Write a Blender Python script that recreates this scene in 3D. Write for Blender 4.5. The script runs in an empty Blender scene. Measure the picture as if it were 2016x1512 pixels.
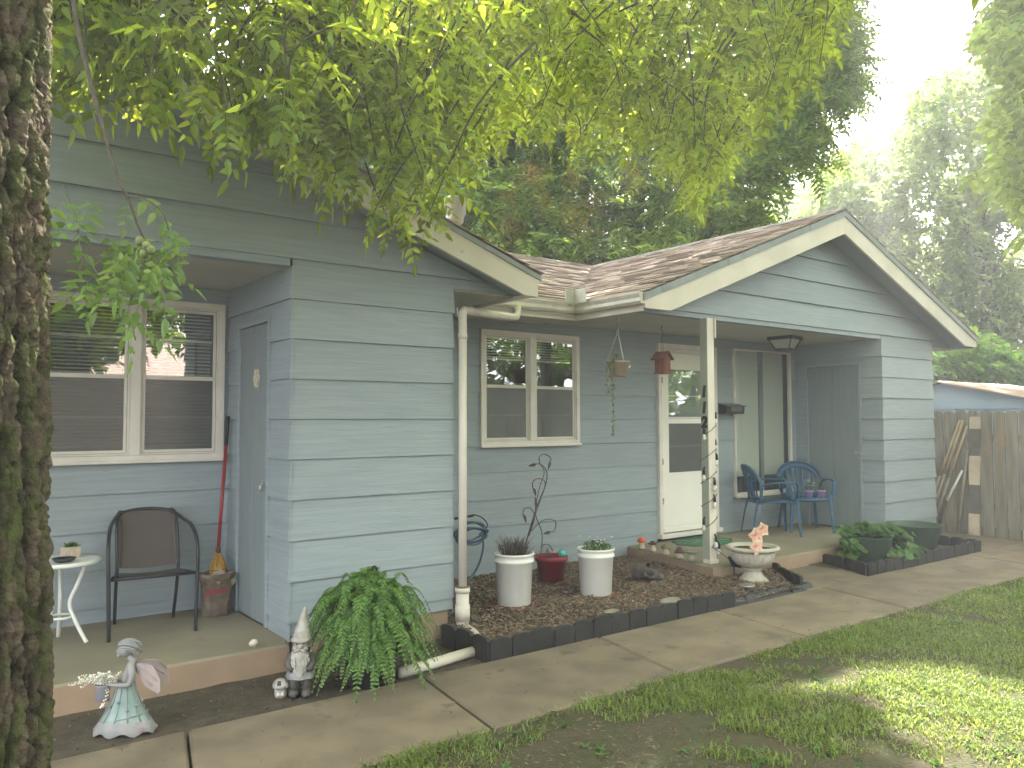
import bpy, math, random
import numpy as np
from mathutils import Vector, Matrix, noise as mnoise
random.seed(7); rng = np.random.default_rng(7)
R = math.radians
sc = bpy.context.scene
C = sc.collection

# ------------------------------------------------------------------ camera
F_PX, YAW, PITCH, ROLL, CAM_H = 1573.6, 0.64705, 0.04636, -0.00272, 1.5
Fw = np.array([math.sin(YAW)*math.cos(PITCH), math.cos(YAW)*math.cos(PITCH), math.sin(PITCH)])
Rt = np.array([math.cos(YAW), -math.sin(YAW), 0.0]); Up = np.cross(Rt, Fw)
R2 = math.cos(ROLL)*Rt + math.sin(ROLL)*Up; U2 = -math.sin(ROLL)*Rt + math.cos(ROLL)*Up
CAMP = np.array([0, 0, CAM_H])
cam = bpy.data.objects.new('camera', bpy.data.cameras.new('camera')); C.objects.link(cam)
cam.matrix_world = Matrix(((R2[0], U2[0], -Fw[0], 0), (R2[1], U2[1], -Fw[1], 0), (R2[2], U2[2], -Fw[2], CAM_H), (0, 0, 0, 1)))
cam.data.sensor_width = 36; cam.data.lens = F_PX/2016*36
cam.data.clip_start = 0.05; cam.data.clip_end = 1500
sc.camera = cam
# ------------------------------------------------------------------ sky, sun, exposure
SUN_AZ, SUN_EL = 60.0, 48.0      # azimuth from +y towards +x
w = bpy.data.worlds.new('World'); sc.world = w; w.use_nodes = True
nt = w.node_tree; nt.nodes.clear()
sky = nt.nodes.new('ShaderNodeTexSky'); sky.sky_type = 'NISHITA'; sky.sun_disc = False
sky.sun_elevation = R(SUN_EL); sky.sun_rotation = R(SUN_AZ); sky.dust_density = 3.0; sky.air_density = 1.0; sky.ozone_density = 1.0
bg = nt.nodes.new('ShaderNodeBackground'); bg.inputs[1].default_value = 0.13
wo = nt.nodes.new('ShaderNodeOutputWorld')
tc = nt.nodes.new('ShaderNodeTexCoord'); nz = nt.nodes.new('ShaderNodeTexNoise'); nz.inputs['Scale'].default_value = 2.2; nz.inputs['Detail'].default_value = 7
mp = nt.nodes.new('ShaderNodeMapping'); mp.inputs['Scale'].default_value = (1, 1, 2.2)
cr = nt.nodes.new('ShaderNodeValToRGB'); cr.color_ramp.elements[0].position = .36; cr.color_ramp.elements[1].position = .52
mx = nt.nodes.new('ShaderNodeMix'); mx.data_type = 'RGBA'; mx.inputs[7].default_value = (7.0, 7.1, 7.3, 1)
nt.links.new(tc.outputs['Generated'], mp.inputs[0]); nt.links.new(mp.outputs[0], nz.inputs['Vector']); nt.links.new(nz.outputs[0], cr.inputs[0])
nt.links.new(cr.outputs[0], mx.inputs[0]); nt.links.new(sky.outputs[0], mx.inputs[6]); nt.links.new(mx.outputs[2], bg.inputs[0]); nt.links.new(bg.outputs[0], wo.inputs[0])
SV = np.array([math.cos(R(SUN_EL))*math.sin(R(SUN_AZ)), math.cos(R(SUN_EL))*math.cos(R(SUN_AZ)), math.sin(R(SUN_EL))])
sl = bpy.data.lights.new('sun', 'SUN'); sl.energy = 5.0; sl.angle = R(.5); sl.color = (1, .93, .82)
so = bpy.data.objects.new('sun', sl); C.objects.link(so); so.rotation_euler = Vector(-SV).to_track_quat('-Z', 'Y').to_euler(); so.location = (10, 6, 20)
sc.view_settings.view_transform = 'Standard'; sc.view_settings.look = 'None'; sc.view_settings.exposure = 2.95; sc.view_settings.gamma = 1
sc.render.engine = 'CYCLES'; sc.cycles.max_bounces = 7; sc.cycles.transparent_max_bounces = 12; sc.cycles.use_denoising = True
sc.cycles.sample_clamp_indirect = 6

def ray(px, py): return R2*((px-1008)/F_PX) + U2*(-(py-756)/F_PX) + Fw
def at(px, py, depth): return CAMP + ray(px, py)*depth
def proj(P):
    d = np.asarray(P) - CAMP; z = d @ Fw
    zz = np.where(np.abs(z) < 1e-6, 1e-6, z)
    return 1008+F_PX*(d @ R2)/zz, 756-F_PX*(d @ U2)/zz, z
def in_poly(x, y, poly):
    x = np.asarray(x); y = np.asarray(y); c = np.zeros(x.shape, bool); n = len(poly)
    for i in range(n):
        x1, y1 = poly[i]; x2, y2 = poly[(i+1) % n]
        if y1 == y2: continue
        c ^= ((y1 > y) != (y2 > y)) & (x < (x2-x1)*(y-y1)/(y2-y1)+x1)
    return c

# ------------------------------------------------------------------ materials
MATS = {}
def mat(name, c, c2=None, scale=6, rough=.6, bump=0, bscale=60, stretch=(1, 1, 1), island=0.0, metal=0, spec=.4, detail=5, lo=.35, hi=.65, spots=None, trans=0, dist=.01):
    if name in MATS: return MATS[name]
    m = bpy.data.materials.new(name); m.use_nodes = True; n = m.node_tree.nodes; l = m.node_tree.links
    b = n['Principled BSDF']; b.inputs['Roughness'].default_value = rough; b.inputs['Metallic'].default_value = metal
    b.inputs['Specular IOR Level'].default_value = spec
    t = n.new('ShaderNodeTexCoord'); mp = n.new('ShaderNodeMapping'); mp.inputs['Scale'].default_value = stretch
    l.new(t.outputs['Object'], mp.inputs[0])
    col = None
    rgb = n.new('ShaderNodeRGB'); rgb.outputs[0].default_value = (*c, 1); col = rgb.outputs[0]
    if c2 is not None:
        nz = n.new('ShaderNodeTexNoise'); nz.inputs['Scale'].default_value = scale; nz.inputs['Detail'].default_value = detail
        l.new(mp.outputs[0], nz.inputs['Vector'])
        cr = n.new('ShaderNodeMapRange'); cr.inputs[1].default_value = lo; cr.inputs[2].default_value = hi; l.new(nz.outputs[0], cr.inputs[0])
        mix = n.new('ShaderNodeMix'); mix.data_type = 'RGBA'; l.new(cr.outputs[0], mix.inputs[0]); l.new(col, mix.inputs[6]); mix.inputs[7].default_value = (*c2, 1)
        col = mix.outputs[2]
    if spots:
        sc_, thr, scol, st = spots
        mp2 = n.new('ShaderNodeMapping'); mp2.inputs['Scale'].default_value = st; l.new(t.outputs['Object'], mp2.inputs[0])
        nz2 = n.new('ShaderNodeTexNoise'); nz2.inputs['Scale'].default_value = sc_; nz2.inputs['Detail'].default_value = 6; l.new(mp2.outputs[0], nz2.inputs['Vector'])
        cr2 = n.new('ShaderNodeMapRange'); cr2.inputs[1].default_value = thr; cr2.inputs[2].default_value = thr+.06; l.new(nz2.outputs[0], cr2.inputs[0])
        mix2 = n.new('ShaderNodeMix'); mix2.data_type = 'RGBA'; l.new(cr2.outputs[0], mix2.inputs[0]); l.new(col, mix2.inputs[6]); mix2.inputs[7].default_value = (*scol, 1)
        col = mix2.outputs[2]
    if island:
        g = n.new('ShaderNodeNewGeometry'); mr = n.new('ShaderNodeMapRange'); mr.inputs[3].default_value = 1-island; mr.inputs[4].default_value = 1+island
        l.new(g.outputs['Random Per Island'], mr.inputs[0])
        hs = n.new('ShaderNodeHueSaturation'); l.new(mr.outputs[0], hs.inputs['Value']); l.new(col, hs.inputs['Color']); col = hs.outputs[0]
    l.new(col, b.inputs['Base Color'])
    if bump:
        nb = n.new('ShaderNodeTexNoise'); nb.inputs['Scale'].default_value = bscale; nb.inputs['Detail'].default_value = 6; l.new(mp.outputs[0], nb.inputs['Vector'])
        bp = n.new('ShaderNodeBump'); bp.inputs['Strength'].default_value = bump; bp.inputs['Distance'].default_value = dist; l.new(nb.outputs[0], bp.inputs['Height']); l.new(bp.outputs[0], b.inputs['Normal'])
    if trans:
        tr = n.new('ShaderNodeBsdfTranslucent'); l.new(col, tr.inputs[0]); ms = n.new('ShaderNodeMixShader'); ms.inputs[0].default_value = trans
        l.new(b.outputs[0], ms.inputs[1]); l.new(tr.outputs[0], ms.inputs[2]); l.new(ms.outputs[0], n['Material Output'].inputs[0])
    MATS[name] = m; return m

def leaf_mat(name, c, ct, tw=.5, var=.35, rough=.45):
    m = bpy.data.materials.new(name); m.use_nodes = True; n = m.node_tree.nodes; l = m.node_tree.links
    b = n['Principled BSDF']; b.inputs['Roughness'].default_value = rough; b.inputs['Specular IOR Level'].default_value = .35
    g = n.new('ShaderNodeNewGeometry')
    def var_col(cc):
        mr = n.new('ShaderNodeMapRange'); mr.inputs[3].default_value = 1-var; mr.inputs[4].default_value = 1+var; l.new(g.outputs['Random Per Island'], mr.inputs[0])
        mh = n.new('ShaderNodeMapRange'); mh.inputs[3].default_value = .485; mh.inputs[4].default_value = .515
        mm = n.new('ShaderNodeMath'); mm.operation = 'MULTIPLY'; mm.inputs[1].default_value = 7.3; l.new(g.outputs['Random Per Island'], mm.inputs[0])
        mf = n.new('ShaderNodeMath'); mf.operation = 'FRACT'; l.new(mm.outputs[0], mf.inputs[0]); l.new(mf.outputs[0], mh.inputs[0])
        hs = n.new('ShaderNodeHueSaturation'); hs.inputs['Color'].default_value = (*cc, 1); l.new(mr.outputs[0], hs.inputs['Value']); l.new(mh.outputs[0], hs.inputs['Hue'])
        return hs.outputs[0]
    l.new(var_col(c), b.inputs['Base Color'])
    tr = n.new('ShaderNodeBsdfTranslucent'); l.new(var_col(ct), tr.inputs[0]); ms = n.new('ShaderNodeMixShader'); ms.inputs[0].default_value = tw
    l.new(b.outputs[0], ms.inputs[1]); l.new(tr.outputs[0], ms.inputs[2]); l.new(ms.outputs[0], n['Material Output'].inputs[0])
    MATS[name] = m; return m

def glass_mat(name, tint=(.97, .985, .98), rough=.0, base=.16, opac=0.0):
    m = bpy.data.materials.new(name); m.use_nodes = True; n = m.node_tree.nodes; l = m.node_tree.links; n.remove(n['Principled BSDF'])
    t = n.new('ShaderNodeBsdfTransparent'); t.inputs[0].default_value = (*tint, 1)
    g = n.new('ShaderNodeBsdfGlossy'); g.inputs['Roughness'].default_value = rough
    lw = n.new('ShaderNodeLayerWeight'); lw.inputs[0].default_value = .5
    pw = n.new('ShaderNodeMath'); pw.operation = 'POWER'; pw.inputs[1].default_value = 4; l.new(lw.outputs['Facing'], pw.inputs[0])
    f = n.new('ShaderNodeMapRange'); f.inputs[3].default_value = base; f.inputs[4].default_value = 1.0; l.new(pw.outputs[0], f.inputs[0])
    wv = n.new('ShaderNodeTexNoise'); wv.inputs['Scale'].default_value = 3.5; wv.inputs['Detail'].default_value = 1
    bp = n.new('ShaderNodeBump'); bp.inputs['Strength'].default_value = .12; bp.inputs['Distance'].default_value = .01
    tcx = n.new('ShaderNodeTexCoord'); l.new(tcx.outputs['Object'], wv.inputs['Vector']); l.new(wv.outputs[0], bp.inputs['Height']); l.new(bp.outputs[0], g.inputs['Normal'])
    ms = n.new('ShaderNodeMixShader'); l.new(f.outputs[0], ms.inputs[0]); l.new(t.outputs[0], ms.inputs[1]); l.new(g.outputs[0], ms.inputs[2])
    out = ms.outputs[0]
    if opac:
        d = n.new('ShaderNodeBsdfDiffuse'); d.inputs[0].default_value = (.24, .25, .25, 1); m2 = n.new('ShaderNodeMixShader'); m2.inputs[0].default_value = opac
        l.new(out, m2.inputs[1]); l.new(d.outputs[0], m2.inputs[2]); out = m2.outputs[0]
    l.new(out, n['Material Output'].inputs[0]); MATS[name] = m; return m

def siding_mat():
    m = mat('siding_paint', (.285, .328, .358), (.248, .289, .318), scale=2.0, rough=.55, bump=.35, bscale=7, stretch=(1.2, 1.2, 26), island=.05,
            spots=(3.0, .70, (.17, .18, .18), (1.6, 1.6, 55)), dist=.006)
    return m
SID = siding_mat()
CREAM = mat('cream_trim_paint', (.64, .59, .52), (.56, .51, .45), scale=3, rough=.5, bump=.15, bscale=8, stretch=(1, 1, 1), spots=(5, .70, (.40, .34, .26), (1, 1, 2)))
WHITE = mat('white_window_paint', (.71, .67, .62), (.63, .58, .53), scale=5, rough=.45, spots=(9, .70, (.45, .38, .30), (1, 1, 3)))
DOORW = mat('white_storm_door', (.80, .77, .70), (.74, .71, .65), scale=2, rough=.4)
SOFF = mat('soffit_paint', (.50, .475, .42), (.44, .42, .37), scale=2, rough=.7, bump=.1, bscale=30)
ALU = mat('gutter_metal', (.62, .58, .52), (.52, .47, .42), scale=7, rough=.4, spots=(6, .66, (.36, .28, .22), (1, 1, 5)))
DRIP = mat('drip_edge_metal', (.20, .225, .23), (.26, .285, .29), scale=6, rough=.5)
SHING = mat('asphalt_shingle', (.44, .345, .305), (.36, .285, .255), scale=9, rough=.9, bump=.6, bscale=180, island=.13, spots=(14, .66, (.28, .235, .215), (1, 1, 1)))
CONC = mat('porch_concrete', (.27, .235, .17), (.21, .185, .135), scale=2.2, rough=.85, bump=.25, bscale=120, spots=(3.5, .62, (.22, .20, .16), (1, 1, 1)))
CONCE = mat('porch_edge_concrete', (.34, .235, .165), (.27, .20, .145), scale=3.5, rough=.9, bump=.35, bscale=60)
WALK = mat('sidewalk_concrete', (.195, .155, .112), (.138, .110, .080), scale=3.2, detail=11, lo=.38, hi=.62, rough=.88, bump=.5, bscale=190, island=.10, spots=(4.2, .62, (.11, .09, .062), (1, 1, 1)))
SOIL = mat('bare_soil', (.055, .045, .033), (.09, .07, .05), scale=14, rough=.95, bump=.8, bscale=60)
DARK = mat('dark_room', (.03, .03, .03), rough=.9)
BLIND = mat('window_blind', (.82, .83, .74), rough=.6, trans=.25)
BLACKP = mat('black_plastic', (.018, .019, .02), (.03, .03, .03), scale=8, rough=.5, bump=.3, bscale=80)
GLASS = glass_mat('window_glass'); SCREEN = glass_mat('window_screen', tint=(.62, .62, .60), rough=.25, opac=.27, base=.08)
STORMD = mat('storage_door_paint', (.215, .25, .262), (.195, .228, .24), scale=2, rough=.6, bump=.2, bscale=10, stretch=(14, 14, 1))

# ------------------------------------------------------------------ mesh builder
class MB:
    def __init__(s): s.v = []; s.f = []; s.n = 0; s.sm = []
    def add(s, vs, fs, smooth=False):
        vs = np.asarray(vs, float); s.v.append(vs); n = s.n
        s.f += [tuple(i+n for i in f) for f in fs]; s.sm += [smooth]*len(fs); s.n += len(vs); return s
    def box(s, a, b, M=None):
        x0, y0, z0 = a; x1, y1, z1 = b
        vs = np.array([(x0, y0, z0), (x1, y0, z0), (x1, y1, z0), (x0, y1, z0), (x0, y0, z1), (x1, y0, z1), (x1, y1, z1), (x0, y1, z1)], float)
        if M is not None: vs = np.array([tuple(M @ Vector(q)) for q in vs])
        return s.add(vs, [(3, 2, 1, 0), (4, 5, 6, 7), (0, 1, 5, 4), (1, 2, 6, 5), (2, 3, 7, 6), (3, 0, 4, 7)])
    def quad(s, *p): return s.add(p, [tuple(range(len(p)))])
    def prism(s, poly, d):
        n = len(poly); a = np.array(poly, float); b = a+np.array(d, float)
        return s.add(np.vstack([a, b]), [tuple(range(n))[::-1], tuple(range(n, 2*n))]+[(i, (i+1) % n, n+(i+1) % n, n+i) for i in range(n)])
    def tube(s, pts, r, n=8, cap=True, flat=1.0, smooth=True):
        pts = [Vector(p) for p in pts]; m = len(pts); rs = r if hasattr(r, '__len__') else [r]*m
        vs = []; prev = None
        for i, p in enumerate(pts):
            t = (pts[min(i+1, m-1)]-pts[max(i-1, 0)]); t = t.normalized() if t.length > 1e-9 else Vector((0, 0, 1))
            if prev is None:
                u = t.orthogonal().normalized() if abs(t.z) > .95 else t.cross(Vector((0, 0, 1))).normalized()
            else:
                u = (prev-t*prev.dot(t)); u = u.normalized() if u.length > 1e-6 else t.orthogonal().normalized()
            prev = u; v = t.cross(u)
            for k in range(n):
                a = 2*math.pi*k/n; vs.append(tuple(p+u*math.cos(a)*rs[i]+v*math.sin(a)*rs[i]*flat))
        fs = [(i*n+k, i*n+(k+1) % n, (i+1)*n+(k+1) % n, (i+1)*n+k) for i in range(m-1) for k in range(n)]
        if cap: fs += [tuple(range(n))[::-1], tuple(range((m-1)*n, m*n))]
        return s.add(vs, fs, smooth)
    def lathe(s, prof, c=(0, 0, 0), n=24, smooth=True, sx=1, sy=1, fl=0, nf=12, tilt=(0, 0)):
        vs = []; m = len(prof)
        for i, (r, z) in enumerate(prof):
            for k in range(n):
                a = 2*math.pi*k/n; rr = r*(1+fl*math.cos(a*nf)) if fl else r
                vs.append((c[0]+rr*math.cos(a)*sx+tilt[0]*z, c[1]+rr*math.sin(a)*sy+tilt[1]*z, c[2]+z))
        fs = [(i*n+k, i*n+(k+1) % n, (i+1)*n+(k+1) % n, (i+1)*n+k) for i in range(m-1) for k in range(n)]
        fs += [tuple(range(n))[::-1], tuple(range((m-1)*n, m*n))]
        return s.add(vs, fs, smooth)
    def ball(s, c, r, n=12, m=8, jit=0):
        r = r if hasattr(r, '__len__') else (r, r, r); vs = []
        for i in range(m+1):
            ph = math.pi*i/m
            for k in range(n):
                a = 2*math.pi*k/n; j = 1+jit*(mnoise.noise(Vector((math.cos(a)*math.sin(ph)*2+c[0]*9, math.sin(a)*math.sin(ph)*2+c[1]*9, math.cos(ph)*2+c[2]*9))))
                vs.append((c[0]+r[0]*j*math.sin(ph)*math.cos(a), c[1]+r[1]*j*math.sin(ph)*math.sin(a), c[2]+r[2]*j*math.cos(ph)))
        fs = [((i+1)*n+k, (i+1)*n+(k+1) % n, i*n+(k+1) % n, i*n+k) for i in range(m) for k in range(n)]
        return s.add(vs, fs, True)
    def mesh(s, name, m):
        me = bpy.data.meshes.new(name)
        V = np.vstack(s.v) if s.v else np.zeros((0, 3))
        me.from_pydata([tuple(q) for q in V], [], s.f); me.materials.append(m)
        me.polygons.foreach_set('use_smooth', s.sm); me.update(); return me
    def build(s, name, m, parent=None, bevel=0):
        o = bpy.data.objects.new(name, s.mesh(name, m)); C.objects.link(o)
        if parent is not None: o.parent = parent
        if bevel:
            b = o.modifiers.new('bevel', 'BEVEL'); b.width = bevel; b.segments = 2; b.limit_method = 'ANGLE'; b.angle_limit = R(50)
        return o
def np_obj(name, V, Fs, m, parent=None, smooth=False):
    """V (n,3); Fs list of index arrays (m,k)"""
    me = bpy.data.meshes.new(name); me.vertices.add(len(V)); me.vertices.foreach_set('co', np.asarray(V, np.float32).ravel())
    tot = sum(f.size for f in Fs); nf = sum(len(f) for f in Fs)
    me.loops.add(tot); me.polygons.add(nf)
    me.loops.foreach_set('vertex_index', np.concatenate([f.ravel() for f in Fs]).astype(np.int32))
    ln = np.concatenate([np.full(len(f), f.shape[1]) for f in Fs]); st = np.concatenate([[0], np.cumsum(ln)[:-1]])
    me.polygons.foreach_set('loop_start', st.astype(np.int32)); me.polygons.foreach_set('loop_total', ln.astype(np.int32))
    if smooth: me.polygons.foreach_set('use_smooth', np.ones(nf, bool))
    me.materials.append(m); me.update(calc_edges=True); me.validate()
    o = bpy.data.objects.new(name, me); C.objects.link(o)
    if parent is not None: o.parent = parent
    return o
def thing(name, label, cat, loc=(0, 0, 0), rz=0, group=None):
    o = bpy.data.objects.new(name, None); C.objects.link(o); o.location = loc; o.rotation_euler = (0, 0, rz); o.empty_display_size = .1
    o['label'] = label; o['category'] = cat
    if group: o['group'] = group
    return o
def tag(o, label, cat, group=None):
    o['label'] = label; o['category'] = cat
    if group: o['group'] = group
    return o
def struct(o): o['kind'] = 'structure'; return o
def copy_tree(o, parent=None):
    c = o.copy(); C.objects.link(c)
    if parent is not None: c.parent = parent
    for ch in [q for q in list(C.objects) if q.parent == o]: copy_tree(ch, c)
    return c

# ------------------------------------------------------------------ ground, soil, sidewalk, slabs
def ground():
    m = mat('yard_ground', (.075, .062, .04), (.05, .07, .025), scale=1.3, rough=.95, bump=.6, bscale=30, spots=(5, .55, (.045, .06, .02), (1, 1, 1)))
    b = MB(); xs = [-400, -30, -6, 20, 60, 400]; ys = [-400, -30, -4, 30, 80, 400]
    for i in range(5):
        for j in range(5):
            b.quad((xs[i], ys[j], -.05), (xs[i+1], ys[j], -.05), (xs[i+1], ys[j+1], -.05), (xs[i], ys[j+1], -.05))
    struct(b.build('ground', m))
def lawn_soil():
    m = mat('lawn_soil', (.075, .058, .036), (.05, .058, .022), scale=3.5, rough=.95, bump=1.0, bscale=55, dist=.02)
    nx, ny = 150, 60; xs = np.linspace(-4, 13, nx); ys = np.linspace(-3, 3.255, ny)
    V = [(x, y, -.022+.012*mnoise.noise(Vector((x*2.2, y*2.2, 8)))+.006*mnoise.noise(Vector((x*7, y*7, 2)))-(.03 if j == 0 or i in (0, nx-1) else 0)) for j, y in enumerate(ys) for i, x in enumerate(xs)]
    b = MB(); b.add(V, [(j*nx+i, j*nx+i+1, (j+1)*nx+i+1, (j+1)*nx+i) for j in range(ny-1) for i in range(nx-1)], True); struct(b.build('lawn_soil', m))
ground(); lawn_soil()
YW0, YW1 = 3.26, 4.14
def walkway():
    b = MB()
    js = [(-1.9, -2.0), (-.2, -.35), (1.13, .93), (2.47, 2.335), (3.88, 3.70), (5.17, 5.03), (6.62, 6.42), (8.05, 7.85), (9.5, 9.3), (11.3, 11.2), (13.2, 13.1)]
    def slab(poly, zt, zb=-.12):
        n = len(poly); c = np.mean(poly, axis=0); pin = [tuple(c+(np.array(q)-c)*(1-.016/np.linalg.norm(np.array(q)-c))) for q in poly]
        vs = [(*q, zb) for q in poly]+[(*q, zt-.012) for q in poly]+[(*q, zt) for q in pin]
        b.add(vs, [(i, (i+1) % n, n+(i+1) % n, n+i) for i in range(n)]+[(n+i, n+(i+1) % n, 2*n+(i+1) % n, 2*n+i) for i in range(n)]+[tuple(range(2*n, 3*n))])
    for i in range(len(js)-1):
        g = .007; dz = random.uniform(-.006, .004)
        slab([(js[i][1]+g, YW0+random.uniform(-.01, .01)), (js[i+1][1]-g, YW0+random.uniform(-.01, .01)), (js[i+1][0]-g, YW1), (js[i][0]+g, YW1)], dz)
    slab([(6.42, YW1+.012), (7.44, YW1+.012), (7.72, 4.83), (6.92, 4.83)], -.004)
    slab([(9.95, YW1+.012), (11.2, YW1+.012), (11.25, 5.3), (9.97, 5.3)], -.012)
    struct(b.build('sidewalk', WALK))
walkway()
def slabs():
    for nm, top, poly in (('porch_slab', .13, [(-1.6, 4.82), (1.915, 4.82), (1.96, 4.955), (1.96, 6.15), (-1.6, 6.15)]),
                          ('porch_slab', .13, [(6.06, 4.90), (6.11, 4.85), (8.04, 4.84), (9.55, 4.90), (9.55, 6.3), (6.33, 6.3)])):
        b = MB(); n = len(poly); c = np.mean(poly, axis=0)
        pin = [tuple(c+(np.array(q)-c)*.985) for q in poly]
        b.add([(*q, top-.014) for q in poly]+[(*q, top) for q in pin], [(i, (i+1) % n, n+(i+1) % n, n+i) for i in range(n)]+[tuple(range(n, 2*n))])
        o = struct(b.build(nm, CONC))
        e = MB(); e.add([(*q, -.06) for q in poly]+[(*q, top-.0142) for q in poly], [(i, (i+1) % n, n+(i+1) % n, n+i) for i in range(n)])
        e.build('slab_edge', CONCE, o)
    b = MB(); b.box((1.98, 4.932, -.06), (3.14, 6.1, .155)); b.box((9.58, 5.13, -.06), (10.82, 6.2, .17)); b.box((3.12, 6.315, -.06), (6.33, 6.5, .17)); struct(b.build('foundation', CONCE))
slabs()
def beds():
    b = MB(); xs = np.linspace(-1.9, 3.05, 40); ys = np.linspace(YW1-.01, 4.83, 8)
    V = [(x, y, -.035+.012*mnoise.noise(Vector((x*5, y*5, 0)))) for y in ys for x in xs]
    b.add(V, [(j*40+i, j*40+i+1, (j+1)*40+i+1, (j+1)*40+i) for j in range(7) for i in range(39)], True)
    struct(b.build('soil_bed', SOIL))
    # mulch: soil base + thousands of bark chips
    m = mat('mulch_base', (.045, .03, .02), (.08, .055, .038), scale=20, rough=.95, bump=1, bscale=70)
    MULCHP = [(3.12, 6.32), (3.02, 4.25), (3.6, 4.17), (5.0, 4.16), (6.3, 4.17), (6.88, 4.84), (6.1, 4.86), (6.3, 6.32)]
    def hz(x, y): return .012+.03*mnoise.noise(Vector((x*1.7, y*1.7, 3)))+.02*min(1, max(0, (y-4.2)/.6))
    b = MB(); nx, ny = 60, 34; xs = np.linspace(3.0, 6.95, nx); ys = np.linspace(4.16, 6.33, ny); V = [(x, y, hz(x, y)) for y in ys for x in xs]
    fs = []
    for j in range(ny-1):
        for i in range(nx-1):
            if in_poly(np.array([(xs[i]+xs[i+1])/2]), np.array([(ys[j]+ys[j+1])/2]), MULCHP)[0]: fs.append((j*nx+i, j*nx+i+1, (j+1)*nx+i+1, (j+1)*nx+i))
    b.add(V, fs, True); struct(b.build('mulch_bed', m))
    b = MB(); xs = np.linspace(7.5, 9.95, 20); ys = np.linspace(4.2, 5.15, 8)
    V = [(x, y, .0+.012*mnoise.noise(Vector((x*5, y*5, 0)))) for y in ys for x in xs]
    b.add(V, [(j*20+i, j*20+i+1, (j+1)*20+i+1, (j+1)*20+i) for j in range(7) for i in range(19) if not (ys[j] > 4.8 and xs[i] < 9.5)], True); struct(b.build('planting_bed', SOIL))
    cm = mat('bark_chip', (.25, .185, .13), (.12, .088, .063), scale=30, rough=.9, island=.75)
    def chips(name, P, L, mt, kind='stuff'):
        n = len(P); a = rng.uniform(0, 2*np.pi, n); tl = rng.normal(0, .32, n); ro = rng.normal(0, .5, n)
        d = np.stack([np.cos(a)*np.cos(tl), np.sin(a)*np.cos(tl), np.sin(tl)], 1); s = np.stack([-np.sin(a), np.cos(a), np.zeros(n)], 1)
        u = np.cross(d, s); s2 = s*np.cos(ro)[:, None]+u*np.sin(ro)[:, None]; u2 = np.cross(d, s2)
        L = L*rng.uniform(.4, 1.3, n); W = L*rng.uniform(.12, .34, n); T = W*.28
        cs = []
        for (sx, sy, sz) in ((-1, -.6, -1), (1, -.3, -1), (.8, .6, -1), (-.8, 1, -1), (-1, -.6, 1), (1, -.3, 1), (.8, .6, 1), (-.8, 1, 1)):
            cs.append(P+d*(L*sx/2)[:, None]+s2*(W*sy/2)[:, None]+u2*(T*sz/2)[:, None])
        V = np.stack(cs, 1).reshape(-1, 3); base = (np.arange(n)*8)[:, None]
        Fq = np.concatenate([base+np.array(q) for q in ((4, 5, 6, 7), (0, 1, 5, 4), (1, 2, 6, 5), (2, 3, 7, 6), (3, 0, 4, 7))])
        o = np_obj(name, V, [Fq], mt); o['kind'] = kind; return o
    N = 26000; x = rng.uniform(3.05, 6.9, N); y = rng.uniform(4.17, 6.3, N); k = in_poly(x, y, MULCHP); x = x[k]; y = y[k]
    z = np.array([hz(a, c) for a, c in zip(x, y)])+rng.uniform(.002, .018, len(x))
    chips('bark_mulch', np.stack([x, y, z], 1), .042, cm)
    # litter on bare parts of the lawn and soil
    N = 22000; x = rng.uniform(.9, 9, N); y = rng.uniform(.4, 3.25, N)
    wgt = np.array([mnoise.noise(Vector((a*1.1, c*1.1, 5))) for a, c in zip(x, y)])+np.exp(-((x-2.6)**2/1.4+(y-2.6)**2/.5))*.9+np.exp(-(3.25-y)/.12)*.25
    k = wgt > rng.uniform(.0, .55, N); x = x[k]; y = y[k]
    lm = mat('dry_litter', (.17, .125, .085), (.10, .072, .05), scale=30, rough=.9, island=.7)
    chips('leaf_litter', np.stack([x, y, np.full(len(x), -.018)+rng.uniform(0, .016, len(x))], 1), .024, lm)
    N = 260; x = rng.uniform(-.2, 9.5, N); y = rng.uniform(3.28, 4.12, N); chips('walk_debris', np.stack([x, y, np.full(N, .003)], 1), .020, lm)
    N = 420; x = rng.uniform(-.2, 3.0, N); y = rng.uniform(4.16, 4.8, N)
    chips('soil_debris', np.stack([x, y, np.full(N, -.026)], 1), .022, lm)
    return hz
HZ = beds()

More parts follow.
